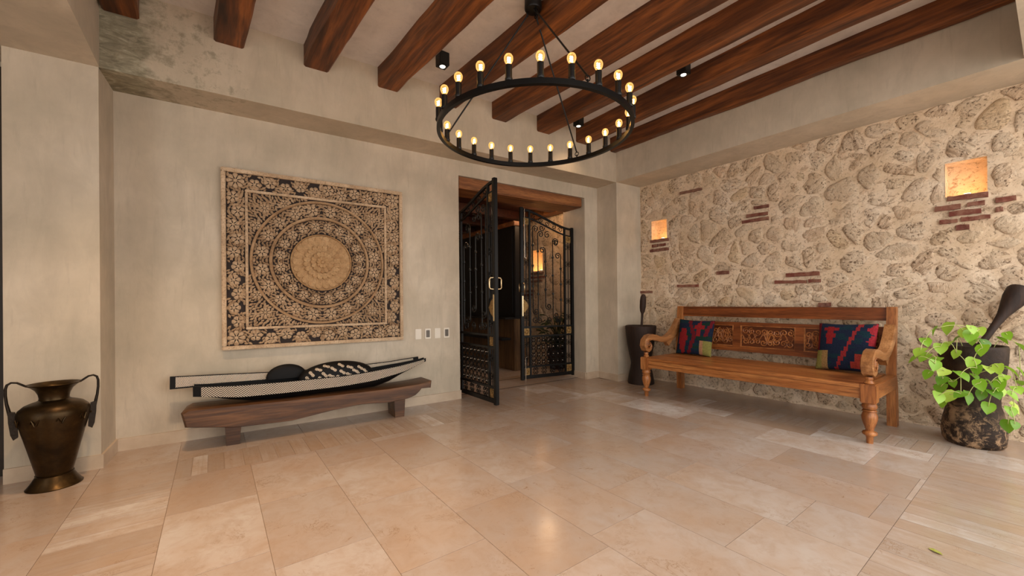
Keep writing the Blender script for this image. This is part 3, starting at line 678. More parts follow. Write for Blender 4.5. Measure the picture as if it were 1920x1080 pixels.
# ------------------------------------------------------------------ carved wall panel
PS0, PS1, PZ0, PZ1 = .7168, 2.3951, .7779, 2.4598; PH = (PS1-PS0)/2
pw = W((PS0+PS1)/2, D1-.055, (PZ0+PZ1)/2)
pn = thing('carved_mandala', 'large square pierced wood carving with round medallion on the plaster wall', 'wall carving', pw, BETA)
G().box(-PH+.005, PH-.005, .03, .054, -PH+.005, PH-.005).obj('backboard', 'panel_back', pn)
fw = .036
for a in ((-PH, PH, PH-fw, PH), (-PH, PH, -PH, -PH+fw), (-PH, -PH+fw, -PH+fw, PH-fw), (PH-fw, PH, -PH+fw, PH-fw)): G().bbox(a[0], a[1], 0, .053, a[2], a[3], .006).obj('outer_frame', 'carve', pn)
Q = .645
for a in ((-Q-.012, Q+.012, Q-.012, Q+.012), (-Q-.012, Q+.012, -Q-.012, -Q+.012), (-Q-.012, -Q+.012, -Q+.012, Q-.012), (Q-.012, Q+.012, -Q+.012, Q-.012)): G().bbox(a[0], a[1], .004, .04, a[2], a[3], .005).obj('inner_frame', 'carve', pn)
def ringm(r, w, y0, name, mat='carve'):
    g = G(); N = 72; vs = []
    for i in range(N):
        a = 2*pi*i/N
        for rr_, y in ((r-w, .034), (r-w*.7, y0), (r, y0+.006), (r+w*.7, y0), (r+w, .034)): vs.append((rr_*cos(a), y, rr_*sin(a)))
    fs = [(i*5+q, i*5+q+1, ((i+1) % N)*5+q+1, ((i+1) % N)*5+q) for i in range(N) for q in range(4)]
    return g.add(vs, fs).obj(name, mat, pn)
M['carve_ring'] = carved('carved_ring', c(140, 110, 80), c(168, 136, 102), c(188, 158, 124))
ringm(.612, .015, .008, 'large_ring', 'carve_ring'); ringm(.452, .017, .006, 'middle_ring', 'carve_ring'); ringm(.280, .008, .004, 'medallion_rim', 'carve_warm')
# medallion
G().add([(0, .004, 0)]+[(.275*cos(i*pi/24), .022, .275*sin(i*pi/24)) for i in range(48)], [(0, i+1, (i+1) % 48+1) for i in range(48)]).obj('medallion', 'carve_warm', pn)
def petal(r0, r1, wid, h):
    vs = []; fs = []; n = 8
    for i in range(n+1):
        f = i/n; r = r0+(r1-r0)*f; w = wid*min(1, .55+.9*f)*sqrt(max(.0, 1-max(0, (f-.62)/.38)**2)); w = max(w, .003); y = h+.012*(1-f)
        vs += [(r, .022, -w), (r, y+.003, -w*.9), (r, y-.004, 0), (r, y+.003, w*.9), (r, .022, w)]
    vs += [(r1+.001, .022, -.002), (r1+.001, .022, .002)]
    for i in range(n):
        for q in range(4): fs.append((i*5+q, i*5+q+1, i*5+6+q, i*5+5+q))
    fs.append((n*5, n*5+1, n*5+2, n*5+3, n*5+4))
    return G().add(vs, fs)
for cnt, r0, r1, h, w in ((22, .15, .272, .006, .0345), (20, .09, .178, -.010, .0255), (16, .045, .112, -.026, .0205), (10, .010, .060, -.040, .0165)):
    p0 = None
    for k in range(cnt):
        mt = Matrix.Rotation(-2*pi*(k+.5*(cnt == 20))/cnt, 4, 'Y')
        if p0 is None: p0 = o = petal(r0, r1, w, h).obj('petal', 'carve_warm', pn)
        else: o = copy_obj(p0, pn)
        o.matrix_local = mt
G().ball((0, 0, 0), .02, 10, 6).xf(Matrix.Translation((0, -.034, 0))).obj('boss', 'carve_warm', pn, smooth='all')
# flowers
def flower(np_):
    g = G()
    for k in range(np_):
        a = 2*pi*k/np_; b = pi/np_*.92
        g.add([(.2*cos(a), .0, .2*sin(a)), (.75*cos(a-b), .0, .75*sin(a-b)), (1.02*cos(a-b*.35), .25, 1.02*sin(a-b*.35)), (1.02*cos(a+b*.35), .25, 1.02*sin(a+b*.35)), (.75*cos(a+b), 0, .75*sin(a+b)), (.68*cos(a), -.30, .68*sin(a))],
              [(0, 1, 5), (1, 2, 5), (2, 3, 5), (3, 4, 5), (4, 0, 5)])
        for r_ in (1,):
            g.add([(.98*cos(a-b), .9, .98*sin(a-b)), (1.02*cos(a-b*.35), .25, 1.02*sin(a-b*.35)), (1.02*cos(a+b*.35), .25, 1.02*sin(a+b*.35)), (.98*cos(a+b), .9, .98*sin(a+b)), (.75*cos(a-b), 0, .75*sin(a-b)), (.75*cos(a+b), 0, .75*sin(a+b))], [(0, 3, 2, 1), (0, 1, 4), (3, 5, 2)])
    n = 8; o = len(g.v)
    g.add([(.24*cos(i*pi/4), -.12, .24*sin(i*pi/4)) for i in range(n)]+[(0, -.38, 0)], [(i, (i+1) % n, n) for i in range(n)])
    return g
fproto = {}; flowers = []
def put_flower(x, z, r, np_=6, rot=0):
    key = np_
    if key not in fproto: fproto[key] = o = flower(np_).obj('flower', 'carve', pn)
    else: o = copy_obj(fproto[key], pn)
    o.matrix_local = Matrix.Translation((x, .016, z)) @ Matrix.Rotation(rot, 4, 'Y') @ Matrix.Diagonal((r, .026, r, 1)); flowers.append((x, z, r))
mid = (PH-fw+Q+.012)/2
for sx in (-1, 1):
    for sz in (-1, 1):
        put_flower(sx*mid, sz*mid, .070, 8)
for k in range(10):
    u = -.58+1.16*k/9; wv_ = .018*(1 if k % 2 else -1)
    for sg in (-1, 1):
        put_flower(u, sg*(mid+wv_), .054, 6, k); put_flower(sg*(mid+wv_), u, .054, 6, k)
for k in range(20):
    a = 2*pi*(k+.5)/20; put_flower(.53*cos(a), .53*sin(a), .054 if k % 5 in (0, 4) else .050, 6, a)
for k in range(20):
    a = 2*pi*(k+.5)/20; put_flower(.372*cos(a), .372*sin(a), .044, 5, a)
for sx in (-1, 1):
    for sz in (-1, 1):
        put_flower(sx*.565, sz*.33, .042); put_flower(sx*.33, sz*.565+0, .042); put_flower(sx*.50, sz*.50, .05, 8)
# leaves and tendrils, too small to pick apart: one mesh
rn = random.Random(11); lg = G(); pts_l = []
def leafy(x, z, a, L, wd_):
    ca, sa = cos(a), sin(a)
    P = [(-.5, 0, .0), (-.1, .5, .012), (.25, .34, .012), (.5, 0, .002), (.25, -.34, .012), (-.1, -.5, .012), (0, 0, -.008)]
    vs = [(x+(p[0]*L)*ca-(p[1]*wd_)*sa, .010+p[2], z+(p[0]*L)*sa+(p[1]*wd_)*ca) for p in P]
    lo = [(v_[0], .034, v_[2]) for v_ in vs[:6]]
    lg.add(vs+lo, [(0, 1, 6), (1, 2, 6), (2, 3, 6), (3, 4, 6), (4, 5, 6), (5, 0, 6)]+[(i, (i+1) % 6, 7+(i+1) % 6, 7+i) for i in range(6)])
def region(x, z):
    r = hypot(x, z); m = max(abs(x), abs(z))
    if m > PH-fw-.014: return None
    if m > Q+.022: return 'border'
    if m > Q-.02: return None
    if r > .64: return 'corner'
    if r > .590: return None
    if r > .478: return 'outer'
    if r > .428: return None
    if r > .30: return 'inner'
    return None
cand = []
for _ in range(40000):
    x, z = rn.uniform(0, PH), rn.uniform(0, PH)
    rg = region(x, z)
    if not rg: continue
    if any(hypot(x-fx, z-fz) < fr_*1.06 for fx, fz, fr_ in flowers if fx > -.1 and fz > -.1): continue
    dmin = .0215 if rg != 'inner' else .0195
    if any((x-p[0])**2+(z-p[1])**2 < dmin*dmin for p in cand): continue
    cand.append((x, z, rg))
for x, z, rg in cand:
    th = atan2(z, x)
    if rg in ('outer', 'inner'): a = th+pi/2+.9*sin(th*20)+rn.uniform(-.4, .4)
    elif rg == 'border': a = (0 if abs(z) > abs(x) else pi/2)+1.0*sin((x+z)*26)+rn.uniform(-.3, .3)
    else: a = pi/4+rn.uniform(-.8, .8)
    L = rn.uniform(.032, .046) if rg != 'inner' else rn.uniform(.028, .038)
    for sx in (1, -1):
        for sz in (1, -1):
            aa = a if sx*sz > 0 else -a
            leafy(sx*x, sz*z, aa, L, L*.56)
fo = lg.obj('foliage', 'carve', pn); fo['kind'] = 'stuff'; fo['label'] = 'small carved leaves between the flowers'

# ------------------------------------------------------------------ switch plates
for k, (s, dark, lab) in enumerate(((2.586, 0, 'plain pale wall switch plate next to the carved panel'), (2.704, 1, 'pale switch plate with grey rocker, second from the carved panel'),
                                    (2.826, 0, 'plain pale switch plate between the two with grey rockers'), (2.944, 1, 'pale switch plate with grey rocker next to the gate opening'))):
    t = thing('switch_plate', lab, 'switch', W(s, D1, .83), BETA, 'switch plates')
    G().bbox(-.037, .037, -.009, 0, -.06, .06, .003).obj('plate', 'white_plastic', t)
    if dark: G().bbox(-.022, .022, -.014, -.0085, -.042, .042, .003).obj('rocker', 'grey_plastic', t)
    else: G().bbox(-.025, .025, -.0115, -.0085, -.046, .046, .002).obj('rocker', 'white_plastic', t)

# ------------------------------------------------------------------ brass jar
jx, jy = -.865, 4.01
jr = thing('brass_jar', 'tall dark aged brass jar with two looped handles on the floor by the column', 'jar', (jx, jy, 0), .2)
jr.scale = (1.06, 1.06, 1.0)
G().lathe([(.001, .085), (.079, .085), (.082, .095), (.095, .16), (.115, .26), (.136, .36), (.150, .425), (.158, .47), (.160, .495), (.152, .522), (.130, .547), (.100, .562), (.078, .570), (.068, .578)], 40).obj('body', 'jar', jr, smooth=True)
G().lathe([(.068, .5775), (.066, .59), (.070, .615), (.082, .645), (.103, .668), (.120, .678), (.123, .681), (.120, .684), (.100, .674), (.076, .648), (.062, .61), (.060, .58)], 40).obj('neck', 'jar', jr, smooth=True)
G().lathe([(.124, 0), (.126, .006), (.118, .016), (.100, .045), (.088, .070), (.083, .078), (.086, .084), (.080, .086)], 40).obj('foot', 'jar', jr, smooth=True)
for sg in (-1, 1):
    pts = [(.112, .676), (.128, .690), (.150, .708), (.172, .712), (.188, .700), (.194, .675), (.194, .63), (.190, .58), (.182, .53), (.175, .49), (.170, .45)]
    h = G().tube([(sg*a, 0, b) for a, b in pts], [.006, .0065, .0065, .0065, .007, .007, .007, .0075, .009, .010, .008], 8).obj('handle', 'jar_dark', jr, smooth=True)
    G().prism([(sg*.158, .52), (sg*.186, .53), (sg*.184, .46), (sg*.176, .38), (sg*.165, .345), (sg*.146, .36), (sg*.149, .43)], -.016, .016).obj('handle_mount', 'jar_dark', h)
for k in range(9):
    a = k*2*pi/9; g = G().tube([((.158+.003)*cos(a+q*.05-.12)*(1 if q % 2 else .995), (.158+.003)*sin(a+q*.05-.12), .455+.02*sin(q*1.6)) for q in range(6)], .004, 5); g.obj('embossed_vine', 'jar', jr, smooth=True)

# ------------------------------------------------------------------ log bench and carved canoe
lb = thing('log_bench', 'low rustic bench hewn from a single log against the plaster wall', 'bench', W(1.52, .15), BETA)
top = [(.46, .330), (.50, .352), (.8, .343), (1.2, .333), (1.7, .33), (2.12, .325), (2.44, .335), (2.585, .350)]
bot = [(2.575, .275), (2.47, .278), (2.445, .25), (2.40, .215), (2.32, .192), (2.12, .178), (1.85, .200), (1.57, .178), (1.243, .140), (.837, .152), (.485, .212)]
g = G(); poly = [(a-1.52, b) for a, b in top+bot]; N = len(poly); vs = []
offs_ = [(-.175, .012, .985), (-.155, 0, 1.0), (.13, .006, .99), (.165, .02, .97)]
for o_, ins, sc in offs_:
    for i, (a, b) in enumerate(poly): vs.append((a*sc, o_+.006*nz(a*4, b*9), b-(ins if i < len(top) else -ins)*.6))
fs = [tuple(range(N)), tuple(range(4*N-1, 3*N-1, -1))]
for k in range(3): fs += [(k*N+i, (k+1)*N+i, (k+1)*N+(i+1) % N, k*N+(i+1) % N) for i in range(N)]
g.add(vs, fs).obj('seat_log', 'log', lb, smooth=True)
for (s, zt) in ((.80, .17), (2.24, .195)):
    G().prism([(-.045, 0), (.05, 0), (.062, zt), (-.055, zt)], -.125, .125).obj('leg', 'log', lb, loc=(s-1.52, 0, 0))
cn = thing('carved_canoe', 'long black canoe-shaped sculpture with white chevron painting lying on the log bench', 'sculpture', W(1.54, .13, .335), BETA)
def cinterp(tab, x):
    for (a, b), (c_, d_) in zip(tab, tab[1:]):
        if x <= c_: return b+(d_-b)*(x-a)/(c_-a)
    return tab[-1][1]
ztop = [(.53, .525), (.60, .515), (.85, .503), (1.22, .496), (1.68, .494), (1.98, .512), (2.3, .543), (2.52, .573), (2.56, .585)]
zbot = [(.53, .438), (.60, .430), (.85, .398), (1.22, .392), (1.68, .394), (1.98, .412), (2.3, .468), (2.52, .535), (2.56, .55)]
kel = [(.53, .436), (.60, .428), (.75, .385), (.93, .345), (1.2, .3375), (2.0, .3375), (2.15, .375), (2.3, .445), (2.52, .532), (2.56, .546)]
hw = [(.53, .06), (.8, .105), (1.2, .12), (1.8, .12), (2.2, .10), (2.56, .04)]
g = G(); NS = 40; vs = []
for i in range(NS+1):
    s = .53+2.03*i/NS; zt, zb_, kz, w = cinterp(ztop, s), cinterp(zbot, s), cinterp(kel, s), cinterp(hw, s)
    cr = [(-w+.018, zt-.03), (-w+.016, zt), (-w, zt), (-w*.93, zb_), (-w*.6, (zb_*.35+kz*.65)), (-w*.25, kz), (w*.25, kz), (w*.6, (zb_*.35+kz*.65)), (w*.93, zb_), (w, zt), (w-.016, zt), (w-.018, zt-.03)]
    vs += [(s-1.54, a, b-.335) for a, b in cr]
n12 = 12; fs = [(i*n12+q, i*n12+(q+1) % n12, (i+1)*n12+(q+1) % n12, (i+1)*n12+q) for i in range(NS) for q in range(n12)]+[tuple(range(n12)), tuple(NS*n12+q for q in range(n12))[::-1]]
g.add(vs, fs).obj('hull', 'black', cn, smooth=True)
g = G(); vs = []; fs = []
for i in range(NS+1):
    s = .585+1.955*i/NS; zt, zb_, w = cinterp(ztop, s), cinterp(zbot, s), cinterp(hw, s)
    vs += [(s-1.54, -w-.003, zt-.335-.004), (s-1.54, -w*.93-.003, zb_-.335+.002)]
fs = [(2*i, 2*i+1, 2*i+3, 2*i+2) for i in range(NS)]
b_ = g.add(vs, fs).obj('chevron_band', 'chevron', cn); b_['label'] = 'white chevron stripes'
g = G(); vs = []; bt = [(.36, .595), (.8, .575), (1.25, .552), (1.8, .548), (2.2, .56), (2.60, .592)]; bh = [(.36, .105), (.8, .085), (1.25, .07), (1.8, .06), (2.2, .05), (2.60, .045)]
for i in range(NS+1):
    s = .362+2.17*i/NS; zt, h = cinterp(bt, s), cinterp(bh, s)
    vs += [(s-1.54, .125, zt-.335), (s-1.54, .11, zt-.335-h), (s-1.54, .128, zt-.335-h), (s-1.54, .143, zt-.335)]
fs = [(i*4+q, i*4+(q+1) % 4, i*4+4+(q+1) % 4, i*4+4+q) for i in range(NS) for q in range(4)]+[(0, 1, 2, 3), (NS*4+3, NS*4+2, NS*4+1, NS*4)]
o = g.add(vs, fs).obj('rear_plank', 'black', cn)
for (sa, sb) in ((.40, 1.27), (1.95, 2.47)):
    vs = [];
    for i in range(21):
        s = sa+(sb-sa)*i/20; zt, h = cinterp(bt, s), cinterp(bh, s); vs += [(s-1.54, .1225, zt-.335-.006), (s-1.54, .1095, zt-.335-h+.012)]
    G().add(vs, [(2*i, 2*i+1, 2*i+3, 2*i+2) for i in range(20)]).obj('triangle_band', 'chevron_fine', o)
# interior slab linking hull and plank
def dome(cs, hw_, h, th, zb_, yc, name):
    vs = []; fs = []; n, m = 24, 8
    for i in range(n+1):
        a = pi*i/n
        for j in range(m+1):
            b = -pi/2+pi*j/m; vs.append((cs-1.54-hw_*cos(a), yc+th*sin(b)*(sin(a)**.5 if 0 < i < n else .02), zb_-.335+h*sin(a)**.9*cos(b)**.6 if 0 < i < n else zb_-.335))
    for i in range(n):
        for j in range(m): fs.append((i*(m+1)+j, i*(m+1)+j+1, (i+1)*(m+1)+j+1, (i+1)*(m+1)+j))
    return G().add(vs, fs).obj(name, 'black', cn, smooth='all')
sh = dome(1.655, .345, .16, .085, .470, -.005, 'floral_dome'); rd = dome(1.22, .17, .13, .04, .50, .075, 'rear_hump')
rn = random.Random(2)
for (px_, pz_) in ((-.27, .02), (-.24, .065), (-.18, .10), (-.11, .125), (-.13, .05), (-.16, .012), (-.05, .095), (-.07, .03), (.02, .125), (.03, .06), (.0, .012), (.10, .10), (.09, .03), (.15, .06), (.2, .085), (.19, .02), (.25, .045), (.27, .012)):
    g = G(); aa = rn.uniform(.3, .9)
    for q in (-1, 0, 1):
        ox, oz = q*.017*cos(aa), -q*.017*sin(aa); r_ = .0155; n = 10
        g.add([(ox+r_*cos(i*2*pi/n), 0, oz+r_*.95*sin(i*2*pi/n)) for i in range(n)]+[(ox, -.003, oz)], [(i, (i+1) % n, n) for i in range(n)])
    a_ = math.acos(max(-.98, min(.98, -px_/.345))); hh = .16*sin(a_)**.9; cb = min(.97, max(.05, pz_/hh))**(1/.6); yy = -.005-.085*sqrt(max(0, 1-cb*cb))*sin(a_)**.5
    o = g.obj('flower_motif', 'motif', sh, loc=(1.655-1.54+px_, yy-.004, .135+pz_)); o.rotation_euler.x = -min(1.0, cb*.9)
    o.rotation_euler.z = px_*1.0

# ------------------------------------------------------------------ long wooden bench
BX, BY = 4.77, 2.02
be = thing('wooden_bench', 'long carved teak bench with turned legs and scroll arms before the stone wall', 'bench', (BX, BY, 0))
xf, xb = -.44, .40; yn, yf = -1.08, 1.08
ST = .487
g = [G().bbox(xf+.085, .30, -1.10, 1.10, ST-.035, ST, .006)]
NPK = 4
for k in range(NPK):
    w = (.34-xf)/NPK; G().bbox(xf+k*w+.0005, xf+(k+1)*w-.0005, -1.035, 1.035, ST-.032, ST, .003).obj('seat_plank', 'teak', be)
G().bbox(xf+.01, xf+.05, yn+.05, yf-.05, .365, ST-.033, .005).obj('front_apron', 'teak', be)
G().bbox(xf+.004, xf+.012, yn+.05, yf-.05, .40, .408, .002).obj('apron_moulding', 'teak', be)
G().bbox(.30, .34, yn+.05, yf-.05, .365, ST-.033, .005).obj('rear_apron', 'teak', be)
legprof = [(.042, .334), (.050, .318), (.053, .303), (.046, .286), (.034, .282), (.046, .276), (.050, .268), (.040, .262), (.046, .252), (.053, .228), (.053, .205), (.045, .17), (.034, .135), (.026, .112), (.026, .106), (.046, .096), (.051, .085), (.048, .073), (.032, .062), (.025, .050), (.022, .0)]
for sy in (-1, 1):
    yy = sy*1.075
    G().bbox(xf-.012, xf+.096, yy-.052, yy+.052, .334, ST+.004, .008).obj('corner_post', 'teak_z', be)
    G().lathe(legprof[::-1], 28, xf+.042, yy).obj('front_leg', 'teak_z', be, smooth=True)
    G().bbox(xf+.09, .33, yy-.04, yy+.03, .355, ST-.004, .006).obj('side_rail', 'teak_x', be)
    G().prism([(.335, 0), (.415, 0), (.405, .36), (.36, .50), (.435, 1.118), (.37, 1.118), (.325, .72), (.325, .36)], yy-.035+.0, yy+.035).obj('rear_post', 'teak_z', be)
bl_ = thing  # readability
def bk(z): return .335+.075*(z-.5)/.62     # lean of the backrest
def backbox(y0, y1, z0, z1, th, name, mat='teak_dark', d=0, b=.005):
    poly = [(bk(z0)+d, z0), (bk(z0)+d+th, z0), (bk(z1)+d+th, z1), (bk(z1)+d, z1)]
    return G().prism(poly, y0, y1).obj(name, mat, be)
backbox(-1.04, 1.04, .985, 1.112, .045, 'top_rail'); backbox(-1.04, 1.04, .888, .925, .04, 'upper_rail'); backbox(-1.04, 1.04, .575, .632, .04, 'lower_rail')
pans = [(-.99, -.70), (-.635, -.37), (-.29, .285), (.37, .635), (.70, .99)]
edges = [-1.04]+[x_ for p in pans for x_ in p]+[1.04]
for a, b in zip(edges[0::2], edges[1::2]): backbox(a, b, .632, .888, .04, 'stile')
rn = random.Random(4)
for a, b in pans:
    pnl = backbox(a, b, .632, .888, .012, 'back_panel', 'teak_carve', .022)
    g = G()
    for (y0, y1, z0, z1) in ((a, b, .632, .642), (a, b, .878, .888), (a, a+.01, .632, .888), (b-.01, b, .632, .888)):
        zc = (z0+z1)/2; g.box(bk(zc)+.004, bk(zc)+.03, y0, y1, z0, z1)
    g.obj('panel_bead', 'teak_x', pnl)
    g = G(); cy_, hw_ = (a+b)/2, (b-a)/2
    def carve(pts, r=.0065):
        g.tube([(bk(z)+.020, y, z) for y, z in pts], r, 5)
    for sg in (-1, 1):
        nn = max(2, int(hw_/.07))
        for k in range(nn):
            yc = cy_+sg*hw_*(k+.55)/nn*.92
            for zc, up in ((.70, 1), (.815, -1)):
                carve(spiral(yc, zc+rn.uniform(-.01, .01), .038, .007, rn.uniform(0, 6), sg*up*1.4, 16))
                lfa = rn.uniform(0, 3); carve([(yc+sg*.03+.02*cos(lfa+q*.4)*(1-q/8), zc+up*.03+.012*q/2*up) for q in range(5)], .006)
        carve([(cy_+sg*hw_*.92*q/14, .76+.05*sin(q*.9)) for q in range(15)], .0055)
    for q in range(5): carve([(cy_+.05*cos(pi*q/4+.0)*f/4, .69+.13*f/4*abs(sin(pi*q/4))+.02*f/4) for f in range(5)], [.003, .007, .009, .008, .004])
    g.obj('relief_scrolls', 'teak_x', pnl, smooth=True)
# scroll arms
armc = [(.35, .905, .085), (.30, .86, .075), (.22, .79, .06), (.12, .725, .048), (.0, .69, .043), (-.12, .695, .043), (-.22, .722, .045), (-.31, .738, .046), (-.38, .728, .045), (-.43, .69, .043), (-.445, .64, .040), (-.425, .595, .036), (-.385, .575, .030), (-.35, .59, .026), (-.335, .622, .022), (-.35, .65, .018), (-.375, .65, .015)]
for sy in (-1, 1):
    yy = sy*1.075; g = G(); vs = []; n_ = len(armc); hwid = .043
    for i, (x_, z_, h_) in enumerate(armc):
        a = armc[max(0, i-1)]; b = armc[min(n_-1, i+1)]; dx, dz = b[0]-a[0], b[1]-a[1]; L = hypot(dx, dz); nx_, nz_ = -dz/L, dx/L
        for (q, w_) in ((-1, hwid*.86), (-.6, hwid), (.6, hwid), (1, hwid*.86)): vs.append((x_+nx_*h_*q*.8, -w_, z_+nz_*h_*q*.8))
        for (q, w_) in ((1, hwid*.86), (.6, hwid), (-.6, hwid), (-1, hwid*.86)): vs.append((x_+nx_*h_*q*.8, w_, z_+nz_*h_*q*.8))
    fs = [(i*8+q, i*8+(q+1) % 8, i*8+8+(q+1) % 8, i*8+8+q) for i in range(n_-1) for q in range(8)]+[tuple(range(8)), tuple((n_-1)*8+q for q in range(8))[::-1]]
    arm = g.add(vs, fs).obj('scroll_arm', 'teak_pale', be, smooth=True, loc=(0, yy, 0))
    G().prism([(.0, .655), (.06, .60), (.12, .655), (.2, .70), (.28, .76), (.30, .80), (.12, .70)], -.028, .028).obj('arm_leaf_carving', 'teak_pale', arm)
    for s2 in (-1, 1): G().tube([(p[0], s2*.043, p[1]) for p in spiral(-.39, .648, .062, .01, 1.2, 1.6, 26)], .007, 5).obj('volute', 'teak_x', arm, smooth=True)
    G().lathe([(.03, ST+.004), (.036, ST+.012), (.030, ST+.024), (.022, ST+.034), (.028, ST+.048), (.024, ST+.062)], 20, xf+.042, yy).obj('arm_baluster', 'teak_z', be, smooth=True)

# ------------------------------------------------------------------ kilim cushions
NAVY, TEAL, RED, DRED, GREEN, TAN, OLIVE, BLACK = c(30, 38, 58), c(26, 48, 58), c(138, 36, 38), c(104, 28, 36), c(26, 50, 42), c(166, 120, 90), c(134, 128, 70), c(18, 20, 26)
def kil_a(u, v):    # u 0..1 to the right as seen from the hall, v 0..1 upwards
    uq, vq = round(u*26)/26, round(v*30)/30
    col = NAVY if nz(uq*3, vq*9, 2) > 0 else TEAL
    if nz(uq*2, vq*7, 8) > .25: col = GREEN
    if abs(uq-.22)+abs(vq-.45)*.22 < .14 and vq < .72: col = RED
    if abs(uq-(.36+.18*(1-vq)/.5 if vq > .5 else .54-.14*(.5-vq)/.5)) < .05: col = DRED
    if vq > .52 and abs(uq-.66) < (.14 if .72 < vq < .86 else .07 if vq < .93 else .03): col = RED
    if vq > .5 and abs(uq-(.82+.16*(vq-.5)/.5)) < .05: col = DRED
    if vq < .42 and uq > .70: col = OLIVE if uq > .78 else TAN
    return col
def kil_b(u, v):
    uq, vq = round(u*26)/26, round(v*30)/30
    col = NAVY if nz(uq*3, vq*9, 12) > -.1 else TEAL
    if uq < .05: col = DRED
    cu = abs(uq-.27)
    if .52 < vq < .92 and cu < (.14 if .80 < vq < .9 else .05 if vq > .74 else .09 if vq > .66 else .04 if vq > .6 else .06): col = RED
    if abs(uq-(.40+.36*vq)) < .035: col = c(140, 44, 46)
    if vq > .5 and uq > 1-.10*abs(sin(vq*13))-.02: col = c(150, 42, 50)
    if vq < .40 and uq < .24: col = OLIVE if uq < .12 else c(150, 120, 76)
    if vq < .34 and abs(uq-.76) < (.12 if vq < .2 else .06) and vq > .06: col = c(146, 54, 44)
    return col
def cushion(name, label, loc, size, thick, rot, fn):
    n = 44; g = G(); cols = []
    def prof(u, v): 
        e_ = (1-abs(2*u-1)**2.6)*(1-abs(2*v-1)**2.6); return thick/2*max(0, e_)**.45
    for sd in (-1, 1):
        vs = []
        for i in range(n+1):
            for j in range(n+1):
                u, v = i/n, j/n; pin = 1-.05*(sin(pi*u)*(abs(2*v-1)**2)) ; pin2 = 1-.05*(sin(pi*v)*(abs(2*u-1)**2))
                vs.append((sd*prof(u, v), (u-.5)*size*pin2, (v-.5)*size*pin+size/2))
        g.add(vs, [(i*(n+1)+j, (i+1)*(n+1)+j, (i+1)*(n+1)+j+1, i*(n+1)+j+1) for i in range(n) for j in range(n)])
        cols += [fn(1-(i+.5)/n, (j+.5)/n) for i in range(n) for j in range(n)]
    me = bpy.data.meshes.new(name); me.from_pydata(g.v, [], g.f)
    at_ = me.color_attributes.new('weave', 'FLOAT_COLOR', 'CORNER')
    for p, col in zip(me.polygons, cols):
        for li in p.loop_indices: at_.data[li].color = col
    bm = bmesh.new(); bm.from_mesh(me); bmesh.ops.remove_doubles(bm, verts=bm.verts, dist=.0005); bmesh.ops.recalc_face_normals(bm, faces=bm.faces); bm.to_mesh(me); bm.free()
    for p in me.polygons: p.use_smooth = True
    me.materials.append(M['kilim']); o = bpy.data.objects.new(name, me); COL.objects.link(o); o.location = loc; o.rotation_euler = rot
    return tag(o, label, 'cushion', 'kilim cushions')
cushion('kilim_cushion', 'dark blue kilim cushion with red figures and pale green patch beside black corner mortar', (BX+.17, 2.80, ST+.006), .46, .14, (.02, .22, .06), kil_a)
cushion('kilim_cushion', 'blue kilim cushion with a red diagonal stripe, on the bench end towards the plant', (BX+.14, 1.25, ST+.009), .48, .15, (-.03, .30, -.10), kil_b)

# ------------------------------------------------------------------ wooden mortars and pestles
mo = thing('wooden_mortar', 'tall black waisted wooden mortar in the corner beside the bench', 'mortar', (5.0, 3.63, 0))
G().lathe([(.001, 0), (.182, 0), (.186, .02), (.170, .12), (.148, .22), (.138, .29), (.142, .33), (.160, .42), (.186, .56), (.206, .70), (.216, .80), (.216, .83), (.205, .838), (.185, .832), (.165, .72), (.14, .60), (.001, .58)], 32, wob=lambda a, z: 1+.02*sin(3*a+z*4)).obj('body', 'dark_wood', mo, smooth=True)
pe = G().lathe([(.016, 0), (.018, .1), (.016, .38), (.018, .46), (.034, .50), (.042, .56), (.044, .66), (.038, .73), (.024, .765), (.004, .775)], 14).xf(Matrix.Translation((4.985, 3.62, .60)) @ Matrix.Rotation(rad(6), 4, 'X') @ Matrix.Rotation(rad(-2), 4, 'Y') @ Matrix.Diagonal((1, 1, .9, 1))).obj('pestle', 'dark_wood', smooth=True)
tag(pe, 'dark wooden pestle standing upright in the black corner mortar', 'pestle')
SX, SY = 5.02, .43
sm = thing('stump_mortar', 'big rough dark wooden mortar used as planter beside the near end of the bench', 'planter', (SX, SY, 0))
rn = random.Random(8)
prof = [(.001, 0), (.165, 0), (.185, .03), (.192, .10), (.186, .18), (.170, .26), (.152, .33), (.150, .38), (.162, .45), (.182, .55), (.198, .68), (.205, .79), (.200, .81), (.175, .81), (.165, .75), (.15, .70), (.001, .70)]
G().lathe(prof, 40, wob=lambda a, z: 1+.05*sin(2*a+.7)+.03*nz(cos(a)*2.2, sin(a)*2.2, z*6)+.02*sin(5*a+z*9)).obj('body', 'stump', sm, smooth='all')
G().lathe([(.001, .701), (.15, .701), (.15, .735), (.001, .745)], 20).obj('soil', 'soil', sm)
p0 = Vector((SX-.01, SY-.02, .764)); p1 = at_x(1912, 548, SX+.20); dv = (p1-p0); L = dv.length
q = Vector((0, 0, 1)).rotation_difference(dv.normalized()).to_matrix().to_4x4()
prof = [(.022, 0), (.023, L*.3), (.026, L*.48), (.034, L*.62), (.054, L*.76), (.074, L*.9), (.080, L*1.02), (.070, L*1.06), (.001, L*1.075)]
tag(G().lathe(prof, 20).xf(Matrix.Translation(p0) @ q).obj('pestle', 'dark_wood', smooth=True), 'heavy club-ended wooden pestle leaning in the planter by the stone wall', 'pestle')

